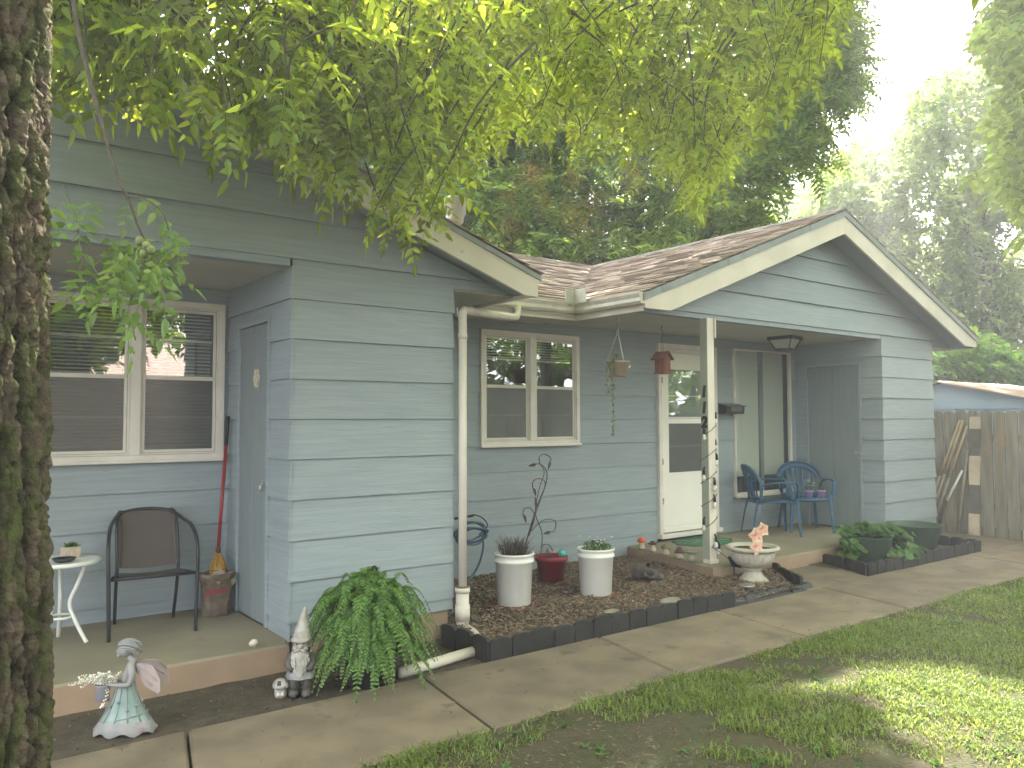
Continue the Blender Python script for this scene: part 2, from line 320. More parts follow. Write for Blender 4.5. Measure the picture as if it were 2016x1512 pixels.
# ------------------------------------------------------------------ the house
house = thing('house', 'long low blue-grey lap-sided house with two gabled porches and cream trim', 'house')
CZ = 2.5        # porch ceiling height
LAP0, LAPH = .23, .2575
def lap_wall(b, O, U, N, zbot, ztop, bounds, openings=(), off0=.021):
    O = np.array(O, float); U = np.array(U, float); N = np.array(N, float)
    def P(u, z, o): return (O[0]+U[0]*u+N[0]*o, O[1]+U[1]*u+N[1]*o, z)
    k = -1
    while True:
        zb = LAP0+LAPH*k; zt = zb+LAPH; k += 1
        if zb >= ztop: break
        if zt <= zbot: continue
        cuts = sorted({max(zb, zbot), min(zt, ztop)} | {z for o in openings for z in (o[2], o[3]) if max(zb, zbot) < z < min(zt, ztop)})
        dd = random.uniform(-.004, .004); ho = off0+random.uniform(-.003, .004)
        off = lambda z: .004+(ho-.004)*(1-(z-zb)/LAPH)
        for z0, z1 in zip(cuts[:-1], cuts[1:]):
            a0, a1 = bounds(z0); c0, c1 = bounds(z1)
            if a1-a0 <= .01: continue
            if c1 < c0: c0 = c1 = (c0+c1)/2
            segs = [(a0, a1, c0, c1)]
            for (u0, u1, q0, q1) in openings:
                if q0 < z1-1e-4 and q1 > z0+1e-4:
                    ns = []
                    for s in segs:
                        if u1 <= s[0] or u0 >= s[1]: ns.append(s); continue
                        if u0 > s[0]: ns.append((s[0], u0, s[2], u0))
                        if u1 < s[1]: ns.append((u1, s[1], u1, s[3]))
                    segs = ns
            for s in segs:
                isb = abs(z0-zb) < 1e-6 or z0 == zbot; e = dd if isb else 0
                n = max(1, int((s[1]-s[0])/1.2)); vs = []; fs = []
                for i in range(n+1):
                    t = i/n; ub = s[0]+(s[1]-s[0])*t; ut = s[2]+(s[3]-s[2])*t; wv = .0022*mnoise.noise(Vector((ub*1.3, k*7.1, O[1])))*2 if 0 < i < n else 0
                    vs += [P(ub, z0-.002, -.002), P(ub, z0+wv, off(z0)), P(ut, z1, off(z1))]
                for i in range(n):
                    q = i*3; fs += [(q+1, q+4, q+5, q+2), (q, q+3, q+4, q+1)]
                m_ = n*3; vs += [P(s[2], z1, -.002), P(s[3], z1, -.002)]; a = len(vs)-2
                fs += [(0, 1, 2, a), (m_+1, m_, a+1, m_+2)]
                b.add(vs, fs)
YN, YNB, YR, YM = 4.92, 6.15, 5.1, 6.3      # near storage front, near back wall, right storage front, mid wall
# roof lines
def roofN(x): return 2.60+.345*(3.77-x) if x > .12 else 2.60+.345*(x+3.53)
def roofR(x): return min(2.61+.381*(x-5.075), 2.61+.381*(11.49-x))
def roofM(y): return 2.61+.381*(y-5.7) if y < 8.98 else 3.86-.381*(y-8.98)
def siding():
    b = MB()
    # near unit front: storage block, and gable over the porch
    lap_wall(b, (0, YN), (1, 0), (0, -1), .15, 2.5475, lambda z: (1.95, 3.17))
    lap_wall(b, (0, YN), (1, 0), (0, -1), .0, 2.5475, lambda z: (-3.0, -1.6))
    def gb(z):
        h = max(0, (roofN(.12)-.16-z))/.345
        return (.12-h, .12+h)
    lap_wall(b, (0, YN), (1, 0), (0, -1), 2.5475, 3.75, gb, off0=.026)
    # cream-less trim strip under the gable at the porch opening
    b.box((-1.6, YN-.012, 2.497), (1.93, YN+.08, 2.546))
    b.box((3.172, YN-.004, 2.47), (3.74, YN+.02, 2.546))
    b.build('front_siding', SID, house)
    b = MB()
    lap_wall(b, (0, YNB), (1, 0), (0, -1), .12, CZ, lambda z: (-1.6, 1.95), [(.66, 1.9, 1.215, 2.385)])
    b.build('porch_siding', SID, house)
    b = MB()
    lap_wall(b, (1.95, YNB), (0, -1), (-1, 0), .12, CZ, lambda z: (0, YNB-YN+.02), [(YNB-5.885, YNB-5.255, .12, 2.21)])
    b.build('porch_side_siding', SID, house); b = MB(); lap_wall(b, (-1.6, YN), (0, 1), (1, 0), .12, CZ, lambda z: (0, YNB-YN))
    b.build('porch_side_siding', SID, house)
    b = MB(); lap_wall(b, (3.17, YN), (0, 1), (1, 0), .12, CZ, lambda z: (0, YM-YN)); b.build('storage_side_siding', SID, house)
    # middle wall
    b = MB()
    lap_wall(b, (0, YM), (1, 0), (0, -1), .02, CZ, lambda z: (3.17, 9.55), [(4.36, 5.62, 1.25, 2.385), (6.82, 7.86, .13, 2.39), (8.2, 9.4, .555, 2.40)], off0=.016)
    b.build('main_siding', SID, house)
    # right unit
    b = MB()
    lap_wall(b, (0, YR), (1, 0), (0, -1), .0, 2.5475, lambda z: (9.55, 10.85))
    def gr(z):
        h = max(0, (roofR(8.2825)-.16-z))/.381
        return (8.2825-h, 8.2825+h)
    lap_wall(b, (0, YR), (1, 0), (0, -1), 2.5475, 3.72, gr, off0=.026)
    b.box((5.10, YR-.012, 2.497), (9.53, YR+.08, 2.546)); b.box((10.87, YR-.004, 2.47), (11.4, YR+.02, 2.546))
    b.build('front_siding', SID, house)
    b = MB(); lap_wall(b, (9.55, YM), (0, -1), (-1, 0), .12, CZ, lambda z: (0, YM-YR+.02), [(YM-6.13, YM-5.36, .12, 2.23)])
    b.build('porch_side_siding', SID, house)
    b = MB(); lap_wall(b, (10.85, YR), (0, 1), (1, 0), .0, 2.6, lambda z: (0, 6.9)); lap_wall(b, (-3.0, 12), (1, 0), (0, 1), .0, 2.6, lambda z: (0, 13.85))
    lap_wall(b, (-3.0, 12), (0, -1), (-1, 0), .0, 2.6, lambda z: (0, 7.1)); b.build('rear_siding', SID, house)
siding()
def ceilings():
    b = MB()
    b.box((-1.6, YN+.082, CZ), (1.95, YNB+.02, CZ+.02)); b.box((5.08, YR+.082, CZ), (9.57, YM+.02, CZ+.02))
    b.box((3.15, 5.70, 2.478), (5.08, YM+.02, 2.498))
    # eave returns
    b.box((3.172, YN+.022, 2.462), (3.75, 5.70, 2.478)); b.box((10.87, YR+.022, 2.462), (11.46, 12, 2.478))
    b.box((5.10, 4.83, 2.478), (5.12, 5.68, 2.495))
    b.build('soffit', SOFF, house)
    # sloping soffits behind the rake boards
    b = MB()
    for (xa, xe, rf, y0, y1, dz) in ((.12, 3.75, roofN, 4.69, YN-.001, .175), (8.2825, 5.10, roofR, 4.83, YR-.001, .20), (8.2825, 11.46, roofR, 4.83, YR-.001, .20), (.12, -3.5, roofN, 4.69, YN-.001, .175)):
        za, ze = rf(xa)-dz, max(rf(xe)-dz, 2.47)
        b.prism([(xa, y0, za), (xe, y0, ze), (xe, y0, ze+.015), (xa, y0, za+.015)], (0, y1-y0, 0))
    b.build('rake_soffit', mat('rake_soffit_paint', (.27, .32, .33), (.24, .285, .30), scale=2, rough=.7), house)
ceilings()
def fascia():
    b = MB()
    def rake(xa, xe, rf, y, hh, zmin, hold=.018):
        s = 1 if xe > xa else -1; zt = lambda x: rf(x)-.022; zb = lambda x: max(rf(x)-.022-hh, zmin)
        slope = (rf(xa)-rf(xe))/abs(xe-xa); xk = xe-s*max(0, (zmin-(rf(xe)-.022-hh))/slope)
        poly = [(xa, y, zt(xa)), (xe, y, zt(xe)), (xe, y, zmin), (xk, y, zmin), (xa, y, zb(xa))]
        if s < 0: poly = poly[::-1]
        b.prism(poly, (0, .028, 0))
    rake(.12, 3.77, roofN, 4.66, .185, 2.435); rake(.12, -3.53, roofN, 4.66, .185, 2.435)
    rake(8.2825, 5.075, roofR, 4.80, .235, 2.478); rake(8.2825, 11.49, roofR, 4.80, .235, 2.478)
    # eave fascias
    b.box((3.752, 4.69, 2.44), (3.77, 5.70, 2.575)); b.box((5.075, 4.829, 2.455), (5.098, 5.70, 2.60)); b.box((3.772, 5.701, 2.455), (5.095, 5.723, 2.60)); b.box((11.468, 4.829, 2.455), (11.49, 12, 2.60))
    b.build('fascia', CREAM, house, bevel=.003)
    # small crown strip + drip edge
    for xa, xe, rf, y, h in ((.12, 3.80, roofN, 4.648, .034), (.12, -3.56, roofN, 4.648, .034), (8.2825, 5.05, roofR, 4.786, .062), (8.2825, 11.52, roofR, 4.786, .062)):
        n = 14; d = MB()
        for i in range(n):
            x0 = xa+(xe-xa)*i/n; x1 = xa+(xe-xa)*(i+1)/n-.002*(1 if xe > xa else -1)
            j = random.uniform(-.002, .002); poly = [(x0, y+j, rf(x0)+.004), (x1, y+j, rf(x1)+.004), (x1, y+j, rf(x1)-h), (x0, y+j, rf(x0)-h)]
            if xe < xa: poly = poly[::-1]
            d.prism(poly, (0, .011, 0))
        d.build('drip_edge', DRIP, house)
fascia()
def roof():
    b = MB()   # decks
    def sheet(*p):
        p = np.array(p, float); b.prism([tuple(q) for q in p], (0, 0, -.02))
    sheet((.12, 4.665, 3.86), (.12, 9, 3.86), (3.78, 9, 2.60), (3.78, 4.665, 2.60)); sheet((-3.55, 4.665, 2.6), (-3.55, 9, 2.6), (.12, 9, 3.86), (.12, 4.665, 3.86))
    sheet((5.065, 4.805, 2.608), (5.065, 5.72, 2.608), (8.2825, 8.98, 3.832), (8.2825, 4.805, 3.832)); sheet((8.2825, 4.805, 3.832), (8.2825, 12.3, 3.832), (11.5, 12.3, 2.606), (11.5, 4.805, 2.606))
    sheet((3.0, 5.69, 2.606), (3.0, 8.98, 3.858), (8.30, 8.98, 3.858), (5.075, 5.69, 2.606)); sheet((-3.5, 8.98, 3.858), (-3.5, 12.3, 2.6), (8.28, 12.3, 2.6), (8.28, 8.98, 3.858))
    b.build('roof_deck', SHING, house)
    s = MB()
    def shingle(E0, A, L, S, W, keep, ex=.135, tw=.3):
        E0 = np.array(E0, float); A = np.array(A, float); S = np.array(S, float); S = S/np.linalg.norm(S); Nn = np.cross(A, S); Nn = Nn if Nn[2] > 0 else -Nn
        r = 0
        while r*ex < W-.02:
            u = -random.uniform(0, tw)
            while u < L:
                w_ = tw*random.uniform(.55, 1.1); u0, u1 = max(u, 0), min(u+w_-.006, L); u += w_
                if u1-u0 < .03: continue
                c = E0+A*(u0+u1)/2+S*(r*ex+.07)
                if not keep(c): continue
                v0 = r*ex-.015+random.uniform(-.012, .012); v1 = min(r*ex+ex+.03, W); l0 = .012+random.uniform(0, .013); l1 = .004; c0 = random.uniform(-.004, .004)
                q = lambda uu, vv, hh: E0+A*uu+S*vv+Nn*hh
                s.add([q(u0, v0, l0-.005), q(u1, v0+c0, l0-.005), q(u1, v1, l1-.004), q(u0, v1, l1-.004), q(u0, v0, l0+.001), q(u1, v0+c0, l0+.001), q(u1, v1, l1+.002), q(u0, v1, l1+.002)],
                      [(3, 2, 1, 0), (4, 5, 6, 7), (0, 1, 5, 4), (1, 2, 6, 5), (2, 3, 7, 6), (3, 0, 4, 7)])
            r += 1
    shingle((3.80, 4.645, 2.605), (0, 1, 0), 4.0, (-1, 0, .345), 3.85, lambda p: p[2] > roofM(p[1])-.05 or p[1] < 5.9)
    shingle((5.055, 4.785, 2.615), (0, 1, 0), 4.2, (1, 0, .381), 3.44, lambda p: p[1] < 5.7+(p[0]-5.075)+.10)
    shingle((3.3, 5.68, 2.615), (1, 0, 0), 5.0, (0, 1, .381), 3.5, lambda p: p[0] < 5.075+(p[1]-5.7)+.02 and p[0] > 3.6-(p[1]-5.7)*1.1)
    shingle((11.52, 4.785, 2.612), (0, 1, 0), 2.0, (-1, 0, .381), 3.44, lambda p: True)
    s.build('shingles', SHING, house)
    # ridge caps
    c = MB()
    for k in range(15):
        y = 4.79+k*.28; c.prism([(8.2825-.14, y, 3.80), (8.2825, y, 3.858), (8.2825+.14, y, 3.80), (8.2825+.14, y, 3.815), (8.2825, y, 3.874), (8.2825-.14, y, 3.815)], (0, .29, -.006))
    for k in range(17):
        x = 3.6+k*.28; c.prism([(x, 8.98-.14, 3.815), (x, 8.98, 3.872), (x, 8.98+.14, 3.815), (x, 8.98+.14, 3.83), (x, 8.98, 3.888), (x, 8.98-.14, 3.83)], (.29, 0, -.006))
    c.build('ridge_cap', mat('ridge_shingle', (.20, .20, .20), (.28, .25, .23), scale=9, rough=.9, island=.2), house)
    v = MB(); v.add([(5.14, 5.70, 2.628), (5.02, 5.72, 2.632), (8.16, 8.86, 3.835), (8.29, 8.83, 3.835), (5.09, 5.71, 2.618), (8.22, 8.85, 3.82)], [(0, 4, 5, 3), (4, 1, 2, 5)])
    v.build('valley_flashing', mat('valley_metal', (.10, .085, .07), (.28, .15, .08), scale=9, rough=.6), house)
    # vent pipe behind the near gable
    p = MB(); X, Y = 4.30, 6.62; z0 = 2.9
    p.lathe([(.058, 0), (.058, .62)], (X, Y, z0), 16); p.build('vent_pipe', mat('rusty_pipe', (.50, .36, .25), (.62, .56, .47), scale=7, rough=.6, metal=.2), house)
    p = MB(); p.lathe([(.06, .56), (.085, .585), (.085, .61), (.092, .63), (.092, .64), (.108, .66), (.108, .80), (.112, .805), (.112, .82), (.02, .825)], (X, Y, z0), 24)
    p.build('vent_cap', mat('galvanised', (.52, .51, .49), (.42, .41, .39), scale=12, rough=.32, metal=.75, stretch=(1, 1, .2)), house)
roof()
def gutters():
    prof = [(0, 0), (.045, 0), (.062, .02), (.058, .05), (.075, .085), (.075, .10), (.069, .10), (.069, .088), (.052, .052), (.056, .024), (.043, .006), (.0, .006)]   # out, up
    b = MB()
    def run(p0, p1, out, zb):
        P = []; p0 = np.array(p0, float); p1 = np.array(p1, float); out = np.array(out, float)
        n = len(prof); vs = [(*(p0+out*o), zb+h) for o, h in prof]+[(*(p1+out*o), zb+h) for o, h in prof]
        b.add(vs, [(i, (i+1) % n, n+(i+1) % n, n+i) for i in range(n)])
        for k in (0, n):
            b.add([vs[k+i] for i in (0, 1, 2, 3, 4, 5)]+[(vs[k][0], vs[k][1], zb+.10)], [tuple(range(7))])
    run((3.774, 5.695), (5.072, 5.695), (0, -1), 2.515); run((5.072, 4.80), (5.072, 5.70), (-1, 0), 2.515)
    run((3.774, 4.74), (3.774, 5.60), (1, 0), 2.50)
    b.build('gutter', ALU, house)
    g = MB(); g.box((4.86, 5.598, 2.60), (5.0, 5.604, 2.73)); g.box((4.966, 5.44, 2.60), (4.972, 5.60, 2.73))
    g.build('gutter_splash_guard', mat('bare_aluminium', (.62, .60, .56), (.52, .5, .46), scale=9, rough=.5), house)
    d = MB()
    path = [(4.33, 5.65, 2.53), (4.33, 5.64, 2.47), (4.28, 5.60, 2.42), (4.17, 5.54, 2.405), (3.38, 5.02, 2.335), (3.29, 4.95, 2.325), (3.235, 4.885, 2.29), (3.225, 4.865, 2.22)]
    d.tube(path, .032, 12); d.tube([(3.225, 4.865, 2.24), (3.223, 4.862, .28)], .030, 12)
    for p, z in (((4.12, 5.51), 2.40), ((3.44, 5.06), 2.345)): d.tube([(p[0], p[1], z), (p[0]-.03, p[1]-.02, z-.003)], .035, 12)
    d.tube([(3.224, 4.863, 2.14), (3.224, 4.863, 2.10)], .034, 12); d.tube([(3.18, 4.87, 2.33), (3.18, 4.87, 2.27)], .004, 6)
    d.build('downspout', CREAM, house)
gutters()
dp = thing('drain_pipe', 'white plastic drain pipe elbowing from the downspout foot onto the black soil', 'drain pipe', (3.22, 4.86, -.03))
b = MB(); b.tube([(0, 0, .31), (0, 0, .05), (.02, -.05, .03)], [.048, .048, .046], 14); b.tube([(0, 0, .335), (0, 0, .30)], .055, 14); b.tube([(0, 0, .21), (0, 0, .10)], .054, 14)
b.build('riser', CREAM, dp)
b = MB(); b.tube([(0, 0, .06), (-.02, -.16, .045), (-.10, -.40, .04), (-.19, -.49, .035)], .036, 12); b.tube([(-.16, -.46, .036), (-.22, -.50, .036)], .042, 12); b.tube([(-.18, -.49, .036), (-.64, -.56, .03), (-.84, -.585, .028)], .034, 12)
b.build('outlet_pipe', CREAM, dp)
b = MB(); b.tube([(0, 0, .345), (0, 0, .333)], .050, 14); b.build('clamp_ring', mat('rust_ring', (.14, .08, .05), rough=.8), dp)

# ------------------------------------------------------------------ windows and doors
def slats(b, x0, x1, z0, z1, y, pitch=.026, tilt=.006, hw=.011):
    n = int((z1-z0)/pitch)
    for i in range(n):
        z = z1-i*pitch; s = .0015*math.sin(i*1.7)
        b.quad((x0, y-hw, z-tilt+s), (x1, y-hw, z-tilt-s), (x1, y+hw, z+tilt-s), (x0, y+hw, z+tilt+s))
def double_window(x0, x1, z0, z1, y, blind_to):
    """two side-by-side double-hung sashes in one cream frame"""
    fr = MB(); xm = (x0+x1)/2; yo = y-.045
    fr.box((x0, yo, z0), (x1, yo+.05, z0+.052)); fr.box((x0-.008, yo-.022, z0-.004), (x1+.008, yo-.001, z0+.018))
    fr.box((x0, yo, z1-.045), (x1, yo+.05, z1)); fr.box((x0, yo, z0+.053), (x0+.045, yo+.05, z1-.046)); fr.box((x1-.045, yo, z0+.053), (x1, yo+.05, z1-.046)); fr.box((xm-.035, yo-.003, z0+.053), (xm+.035, yo+.05, z1-.046))
    f = fr.build('window', WHITE, house, bevel=.004)
    for xa, xb in ((x0+.046, xm-.036), (xm+.036, x1-.046)):
        s = MB(); za, zb = z0+.054, z1-.047; zm = (za+zb)/2+.02; ys = yo+.012
        for d, yy, w in ((0, ys, .012), (.014, ys+.012, .020)):
            s.box((xa+d, yy, za+d), (xb-d, yy+.012, za+d+w)); s.box((xa+d, yy, zb-d-w), (xb-d, yy+.012, zb-d)); s.box((xa+d, yy, za+d+w), (xa+d+w, yy+.012, zb-d-w)); s.box((xb-d-w, yy, za+d+w), (xb-d, yy+.012, zb-d-w))
        s.box((xa+.034, ys+.004, zm-.018), (xb-.034, ys+.026, zm+.012)); s.box((xa+.034, ys-.002, zm-.004), (xb-.034, ys+.003, zm+.004))
        s.build('sash', WHITE, f, bevel=.002)
        s = MB(); s.box((xa+.036, ys+.055, (zm+zb)/2+.01), (xb-.036, ys+.066, (zm+zb)/2+.028)); s.build('inner_sash_bar', WHITE, f); s = MB(); s.box((xa+.036, ys+.055, (zm+za)/2-.02), (xb-.036, ys+.066, (zm+za)/2-.004)); s.build('inner_sash_bar', WHITE, f)
        g = MB(); g.box((xa+.035, ys+.016, zm+.012), (xb-.035, ys+.019, zb-.034)); g.build('upper_pane', GLASS, f)
        g = MB(); g.box((xa+.035, ys+.016, za+.034), (xb-.035, ys+.018, zm-.018)); g.build('lower_screen', SCREEN, f)
        g = MB(); slats(g, xa+.03, xb-.03, blind_to, zb-.02, ys+.11); g.build('blind', BLIND, f)
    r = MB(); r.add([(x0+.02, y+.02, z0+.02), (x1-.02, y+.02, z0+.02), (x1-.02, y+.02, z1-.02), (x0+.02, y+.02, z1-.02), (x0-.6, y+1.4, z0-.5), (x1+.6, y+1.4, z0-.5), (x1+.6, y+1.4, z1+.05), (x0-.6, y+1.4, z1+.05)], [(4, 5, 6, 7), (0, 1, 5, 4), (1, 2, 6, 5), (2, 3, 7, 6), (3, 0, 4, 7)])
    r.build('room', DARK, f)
    return f
double_window(.66, 1.9, 1.215, 2.385, YNB, 1.30)
w2 = double_window(4.36, 5.62, 1.25, 2.385, YM, 2.10)
b = MB(); b.box((4.62, YM+.25, 1.30), (4.86, YM+.34, 1.55)); b.box((5.1, YM+.25, 1.30), (5.38, YM+.3, 1.52)); b.box((4.4, YM+.22, 1.27), (5.58, YM+.45, 1.30)); b.build('items_on_sill', mat('pale_card', (.35, .32, .28), rough=.7), w2)
def big_window():
    x0, x1, z0, z1 = 8.2, 9.4, .555, 2.40; y = YM; f = MB()
    for a, c in (((x0, z0), (x1, z0+.045)), ((x0, z1-.022), (x1, z1)), ((x0, z0+.046), (x0+.02, z1-.023)), ((x1-.022, z0+.046), (x1, z1-.023))): f.box((a[0], y-.045, a[1]), (c[0], y+.01, c[1]))
    f.box((x0-.01, y-.075, z0-.015), (x1+.01, y-.046, z0+.02))
    f = f.build('window', WHITE, house, bevel=.003)
    g = MB(); g.box((x0+.021, y-.02, z0+.05), (x1-.023, y-.016, z1-.023)); g.build('pane', GLASS, f)
    g = MB()
    for a, c in ((x0+.03, x0+.56), (x0+.66, x1-.10)): slats(g, a, c, z0+.22, z1-.03, y+.022, pitch=.022, tilt=.0115, hw=.004)
    g.build('blind', BLIND, f)
    g = MB(); g.box((x0+.575, y-.004, z0+.05), (x0+.63, y+.03, z1-.03)); g.build('mullion', mat('grey_mullion', (.30, .32, .31), rough=.5), f)
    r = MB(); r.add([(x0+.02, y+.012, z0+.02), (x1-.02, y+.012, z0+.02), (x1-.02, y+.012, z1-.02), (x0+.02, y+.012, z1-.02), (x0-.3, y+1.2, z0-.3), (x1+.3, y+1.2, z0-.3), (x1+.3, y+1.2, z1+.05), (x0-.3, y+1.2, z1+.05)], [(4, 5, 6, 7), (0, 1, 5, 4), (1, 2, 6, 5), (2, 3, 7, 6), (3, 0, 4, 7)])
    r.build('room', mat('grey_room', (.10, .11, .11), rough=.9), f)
big_window()
def front_door():
    x0, x1, z0, z1 = 6.82, 7.86, .20, 2.39; y = YM; f = MB()
    f.box((x0, y-.05, z0), (x0+.055, y+.02, z1-.061)); f.box((x1-.055, y-.05, z0), (x1, y+.02, z1-.061)); f.box((x0, y-.05, z1-.06), (x1, y+.02, z1)); f.box((x0-.01, y-.09, .165), (x1+.02, y+.02, .215))
    f.box((x0+.056, y-.03, z1-.10), (x1-.056, y+.01, z1-.061))
    d = f.build('door', WHITE, house, bevel=.004)
    a, c = x0+.06, x1-.06; s = MB(); yd = y-.04
    s.box((a, yd, .225), (c, yd+.03, .90)); s.box((a, yd, 2.10), (c, yd+.03, 2.285)); s.box((a, yd, .901), (a+.11, yd+.03, 2.099)); s.box((c-.11, yd, .901), (c, yd+.03, 2.099))
    s.box((a+.111, yd+.004, 1.475), (c-.111, yd+.026, 1.525)); s.box((a+.02, yd-.008, .30), (c-.02, yd-.001, .306)); s.box((a, yd-.014, .228), (c, yd-.001, .275))
    for q in (.892, 1.466, 1.53, 2.092): s.box((a+.095, yd-.006, q), (c-.095, yd-.001, q+.012))
    s.build('storm_door', DOORW, d, bevel=.003)
    g = MB(); g.box((a+.111, yd+.012, 1.526), (c-.111, yd+.015, 2.099)); g.build('upper_pane', GLASS, d)
    g = MB(); g.box((a+.111, yd+.012, .902), (c-.111, yd+.014, 1.474)); g.build('lower_screen', SCREEN, d)
    g = MB(); g.box((a+.111, yd+.02, 1.78), (c-.111, yd+.024, 1.795)); g.build('cross_bar', DOORW, d); g = MB(); g.box((a+.111, yd+.02, 1.19), (c-.111, yd+.024, 1.215)); g.build('cross_bar', DOORW, d)
    g = MB(); g.box((a, y+.035, .2), (c, y+.07, 2.28)); g.build('inner_door', mat('inner_door_grey', (.30, .32, .34), rough=.6), d)
    g = MB(); g.box((a+.18, y+.028, 1.55), (c-.18, y+.0345, 2.02)); g.build('inner_door_window', mat('pale_curtain', (.24, .27, .29), rough=.7), d)
    for z in (.55, 1.0, 1.93):
        h = MB(); h.box((a-.02, yd-.012, z), (a+.004, yd-.001, z+.07)); h.build('hinge', mat('rusty_hinge', (.30, .18, .12), (.5, .45, .4), scale=30, rough=.6), d)
    h = MB(); h.box((c-.07, yd-.02, 1.16), (c-.045, yd-.001, 1.28)); h.box((c-.075, yd-.045, 1.2), (c-.04, yd-.021, 1.225)); h.build('handle', BLACKP, d)
front_door()
def storage_door(x, y0, y1, z1, plaque):
    t = MB(); z0 = .135
    for a, c in (((y0-.035, z0), (y0-.003, z1)), ((y1+.003, z0), (y1+.035, z1)), ((y0-.035, z1+.002), (y1+.035, z1+.035))): t.box((x-.03, a[0], a[1]), (x+.01, c[0], c[1]))
    f = t.build('storage_door', SID, house, bevel=.003)
    ym = (y0+y1)/2; s = MB(); s.box((x-.016, y0, z0+.01), (x+.004, ym-.002, z1-.004)); s.box((x-.016, ym+.002, z0+.01), (x+.004, y1, z1-.004)); s.build('door_panel', STORMD, f, bevel=.002)
    h = MB(); z = 1.09
    h.box((x-.034, y0-.03, z-.012), (x-.017, y0+.055, z+.014)); h.tube([(x-.035, y0+.002, z), (x-.052, y0+.002, z), (x-.052, y0+.002, z-.02)], .006, 8)
    h.build('hasp', mat('hasp_metal', (.42, .42, .40), rough=.4, metal=.7), f)
    if plaque:
        h = MB(); h.tube([(x-.056, y0+.004, z-.012), (x-.056, y0+.004, z-.055)], .016, 10, flat=.6); h.build('padlock', mat('padlock_metal', (.5, .5, .48), rough=.35, metal=.7), f)
    for zz in ((1.93, .5) if plaque else (1.93, .42)):
        h = MB(); h.box((x-.024, y1-.002, zz), (x-.017, y1+.016, zz+.11)); h.build('hinge', mat('hasp_metal', (.42, .42, .40)), f)
    r = MB(); r.box((x+.005, y0, z0), (x+.3, y1, z1)); r.build('recess', DARK, f)
storage_door(1.95, 5.29, 5.85, 2.175, True)
storage_door(9.55, 5.395, 6.095, 2.195, False)
b = MB(); n = 26; vs = []
for zz in (0, .012):
    for k in range(n):
        a = 2*math.pi*k/n; r_ = .052+.006*math.cos(a*6); vs.append((1.934-zz, 5.50+r_*math.cos(a)*.9, 1.80+r_*1.25*math.sin(a)))
b.add(vs, [tuple(range(n)), tuple(range(n, 2*n))[::-1]]+[(k, n+k, n+(k+1) % n, (k+1) % n) for k in range(n)])
pl = tag(b.build('door_plaque', mat('plaque_cream', (.62, .58, .42), (.42, .40, .28), scale=40, rough=.6)), 'small oval cream plaque hung on the narrow blue storage door', 'plaque')
# post
pm = MB(); pm.box((6.15, 5.005, .13), (6.25, 5.095, 2.496)); pm.box((6.138, 4.993, .131), (6.262, 5.004, .17)); pm.box((6.243, 4.985, 2.30), (6.262, 5.03, 2.495))
post = pm.build('porch_post', CREAM, house, bevel=.006)
DIG = mat('black_number', (.02, .02, .02), rough=.5)
sb = MB(); sb.box((6.1445, 5.008, .172), (6.1495, 5.092, 2.49)); sb.build('side_sheet', mat('sage_green', (.33, .35, .29), (.28, .30, .25), scale=4, rough=.6), post)  # thin sheet gives the post's left face a darker sage tone
for ch, z in (('1', 1.73), ('1', 1.575), ('2', 1.435)):
    cu = bpy.data.curves.new('house_number', 'FONT'); cu.body = ch; cu.size = .15; cu.extrude = .003; cu.offset = .007; cu.align_x = 'CENTER'; cu.materials.append(DIG); cu.shear = .12
    tmp = bpy.data.objects.new('tmp', cu); me = bpy.data.meshes.new_from_object(tmp); bpy.data.objects.remove(tmp); me.materials.clear(); me.materials.append(DIG)
    o = bpy.data.objects.new('house_number', me); C.objects.link(o); o.location = (6.140, 5.050, z); o.rotation_euler = (R(90), 0, R(-90)); o.parent = post
#@@OBJECTS
# ------------------------------------------------------------------ small objects helpers
def text_mesh(name, body, size, ext, m, parent, loc, rot, shear=0, bold=0):
    cu = bpy.data.curves.new('txt', 'FONT'); cu.body = body; cu.size = size; cu.extrude = ext; cu.align_x = 'CENTER'; cu.shear = shear; cu.offset = bold
    t = bpy.data.objects.new('tmp', cu); me = bpy.data.meshes.new_from_object(t); bpy.data.objects.remove(t); me.materials.clear(); me.materials.append(m)
    o = bpy.data.objects.new(name, me); C.objects.link(o); o.location = loc; o.rotation_euler = rot; o.parent = parent; return o
def arc(c, r, a0, a1, n, plane='xz', y=0):
    out = []
    for i in range(n+1):
        a = a0+(a1-a0)*i/n; u, v = c[0]+r*math.cos(a), c[1]+r*math.sin(a)
        out.append((u, y, v) if plane == 'xz' else ((u, v, y) if plane == 'xy' else (y, u, v)))
    return out
def smooth_path(pts, k=6):
    P = [Vector(p) for p in pts]; out = []
    for i in range(len(P)-1):
        p0 = P[max(i-1, 0)]; p1 = P[i]; p2 = P[i+1]; p3 = P[min(i+2, len(P)-1)]
        for j in range(k):
            t = j/k; out.append(.5*((2*p1)+(-p0+p2)*t+(2*p0-5*p1+4*p2-p3)*t*t+(-p0+3*p1-3*p2+p3)*t**3))
    out.append(P[-1]); return [tuple(q) for q in out]
def leaf(b, p, d, up, L, W, fold=.25, droop=.15):
    p = Vector(p); d = Vector(d).normalized(); up = Vector(up); s = d.cross(up)
    s = s.normalized() if s.length > 1e-5 else d.orthogonal().normalized(); u = s.cross(d)
    V = [p, p+d*L*.3+s*W*.48+u*W*fold, p+d*L*.7+s*W*.34+u*(W*fold*.6-L*droop*.5), p+d*L-u*L*droop, p+d*L*.7-s*W*.34+u*(W*fold*.6-L*droop*.5), p+d*L*.3-s*W*.48+u*W*fold]
    b.add([tuple(v) for v in V], [(0, 1, 2, 3), (0, 3, 4, 5)])
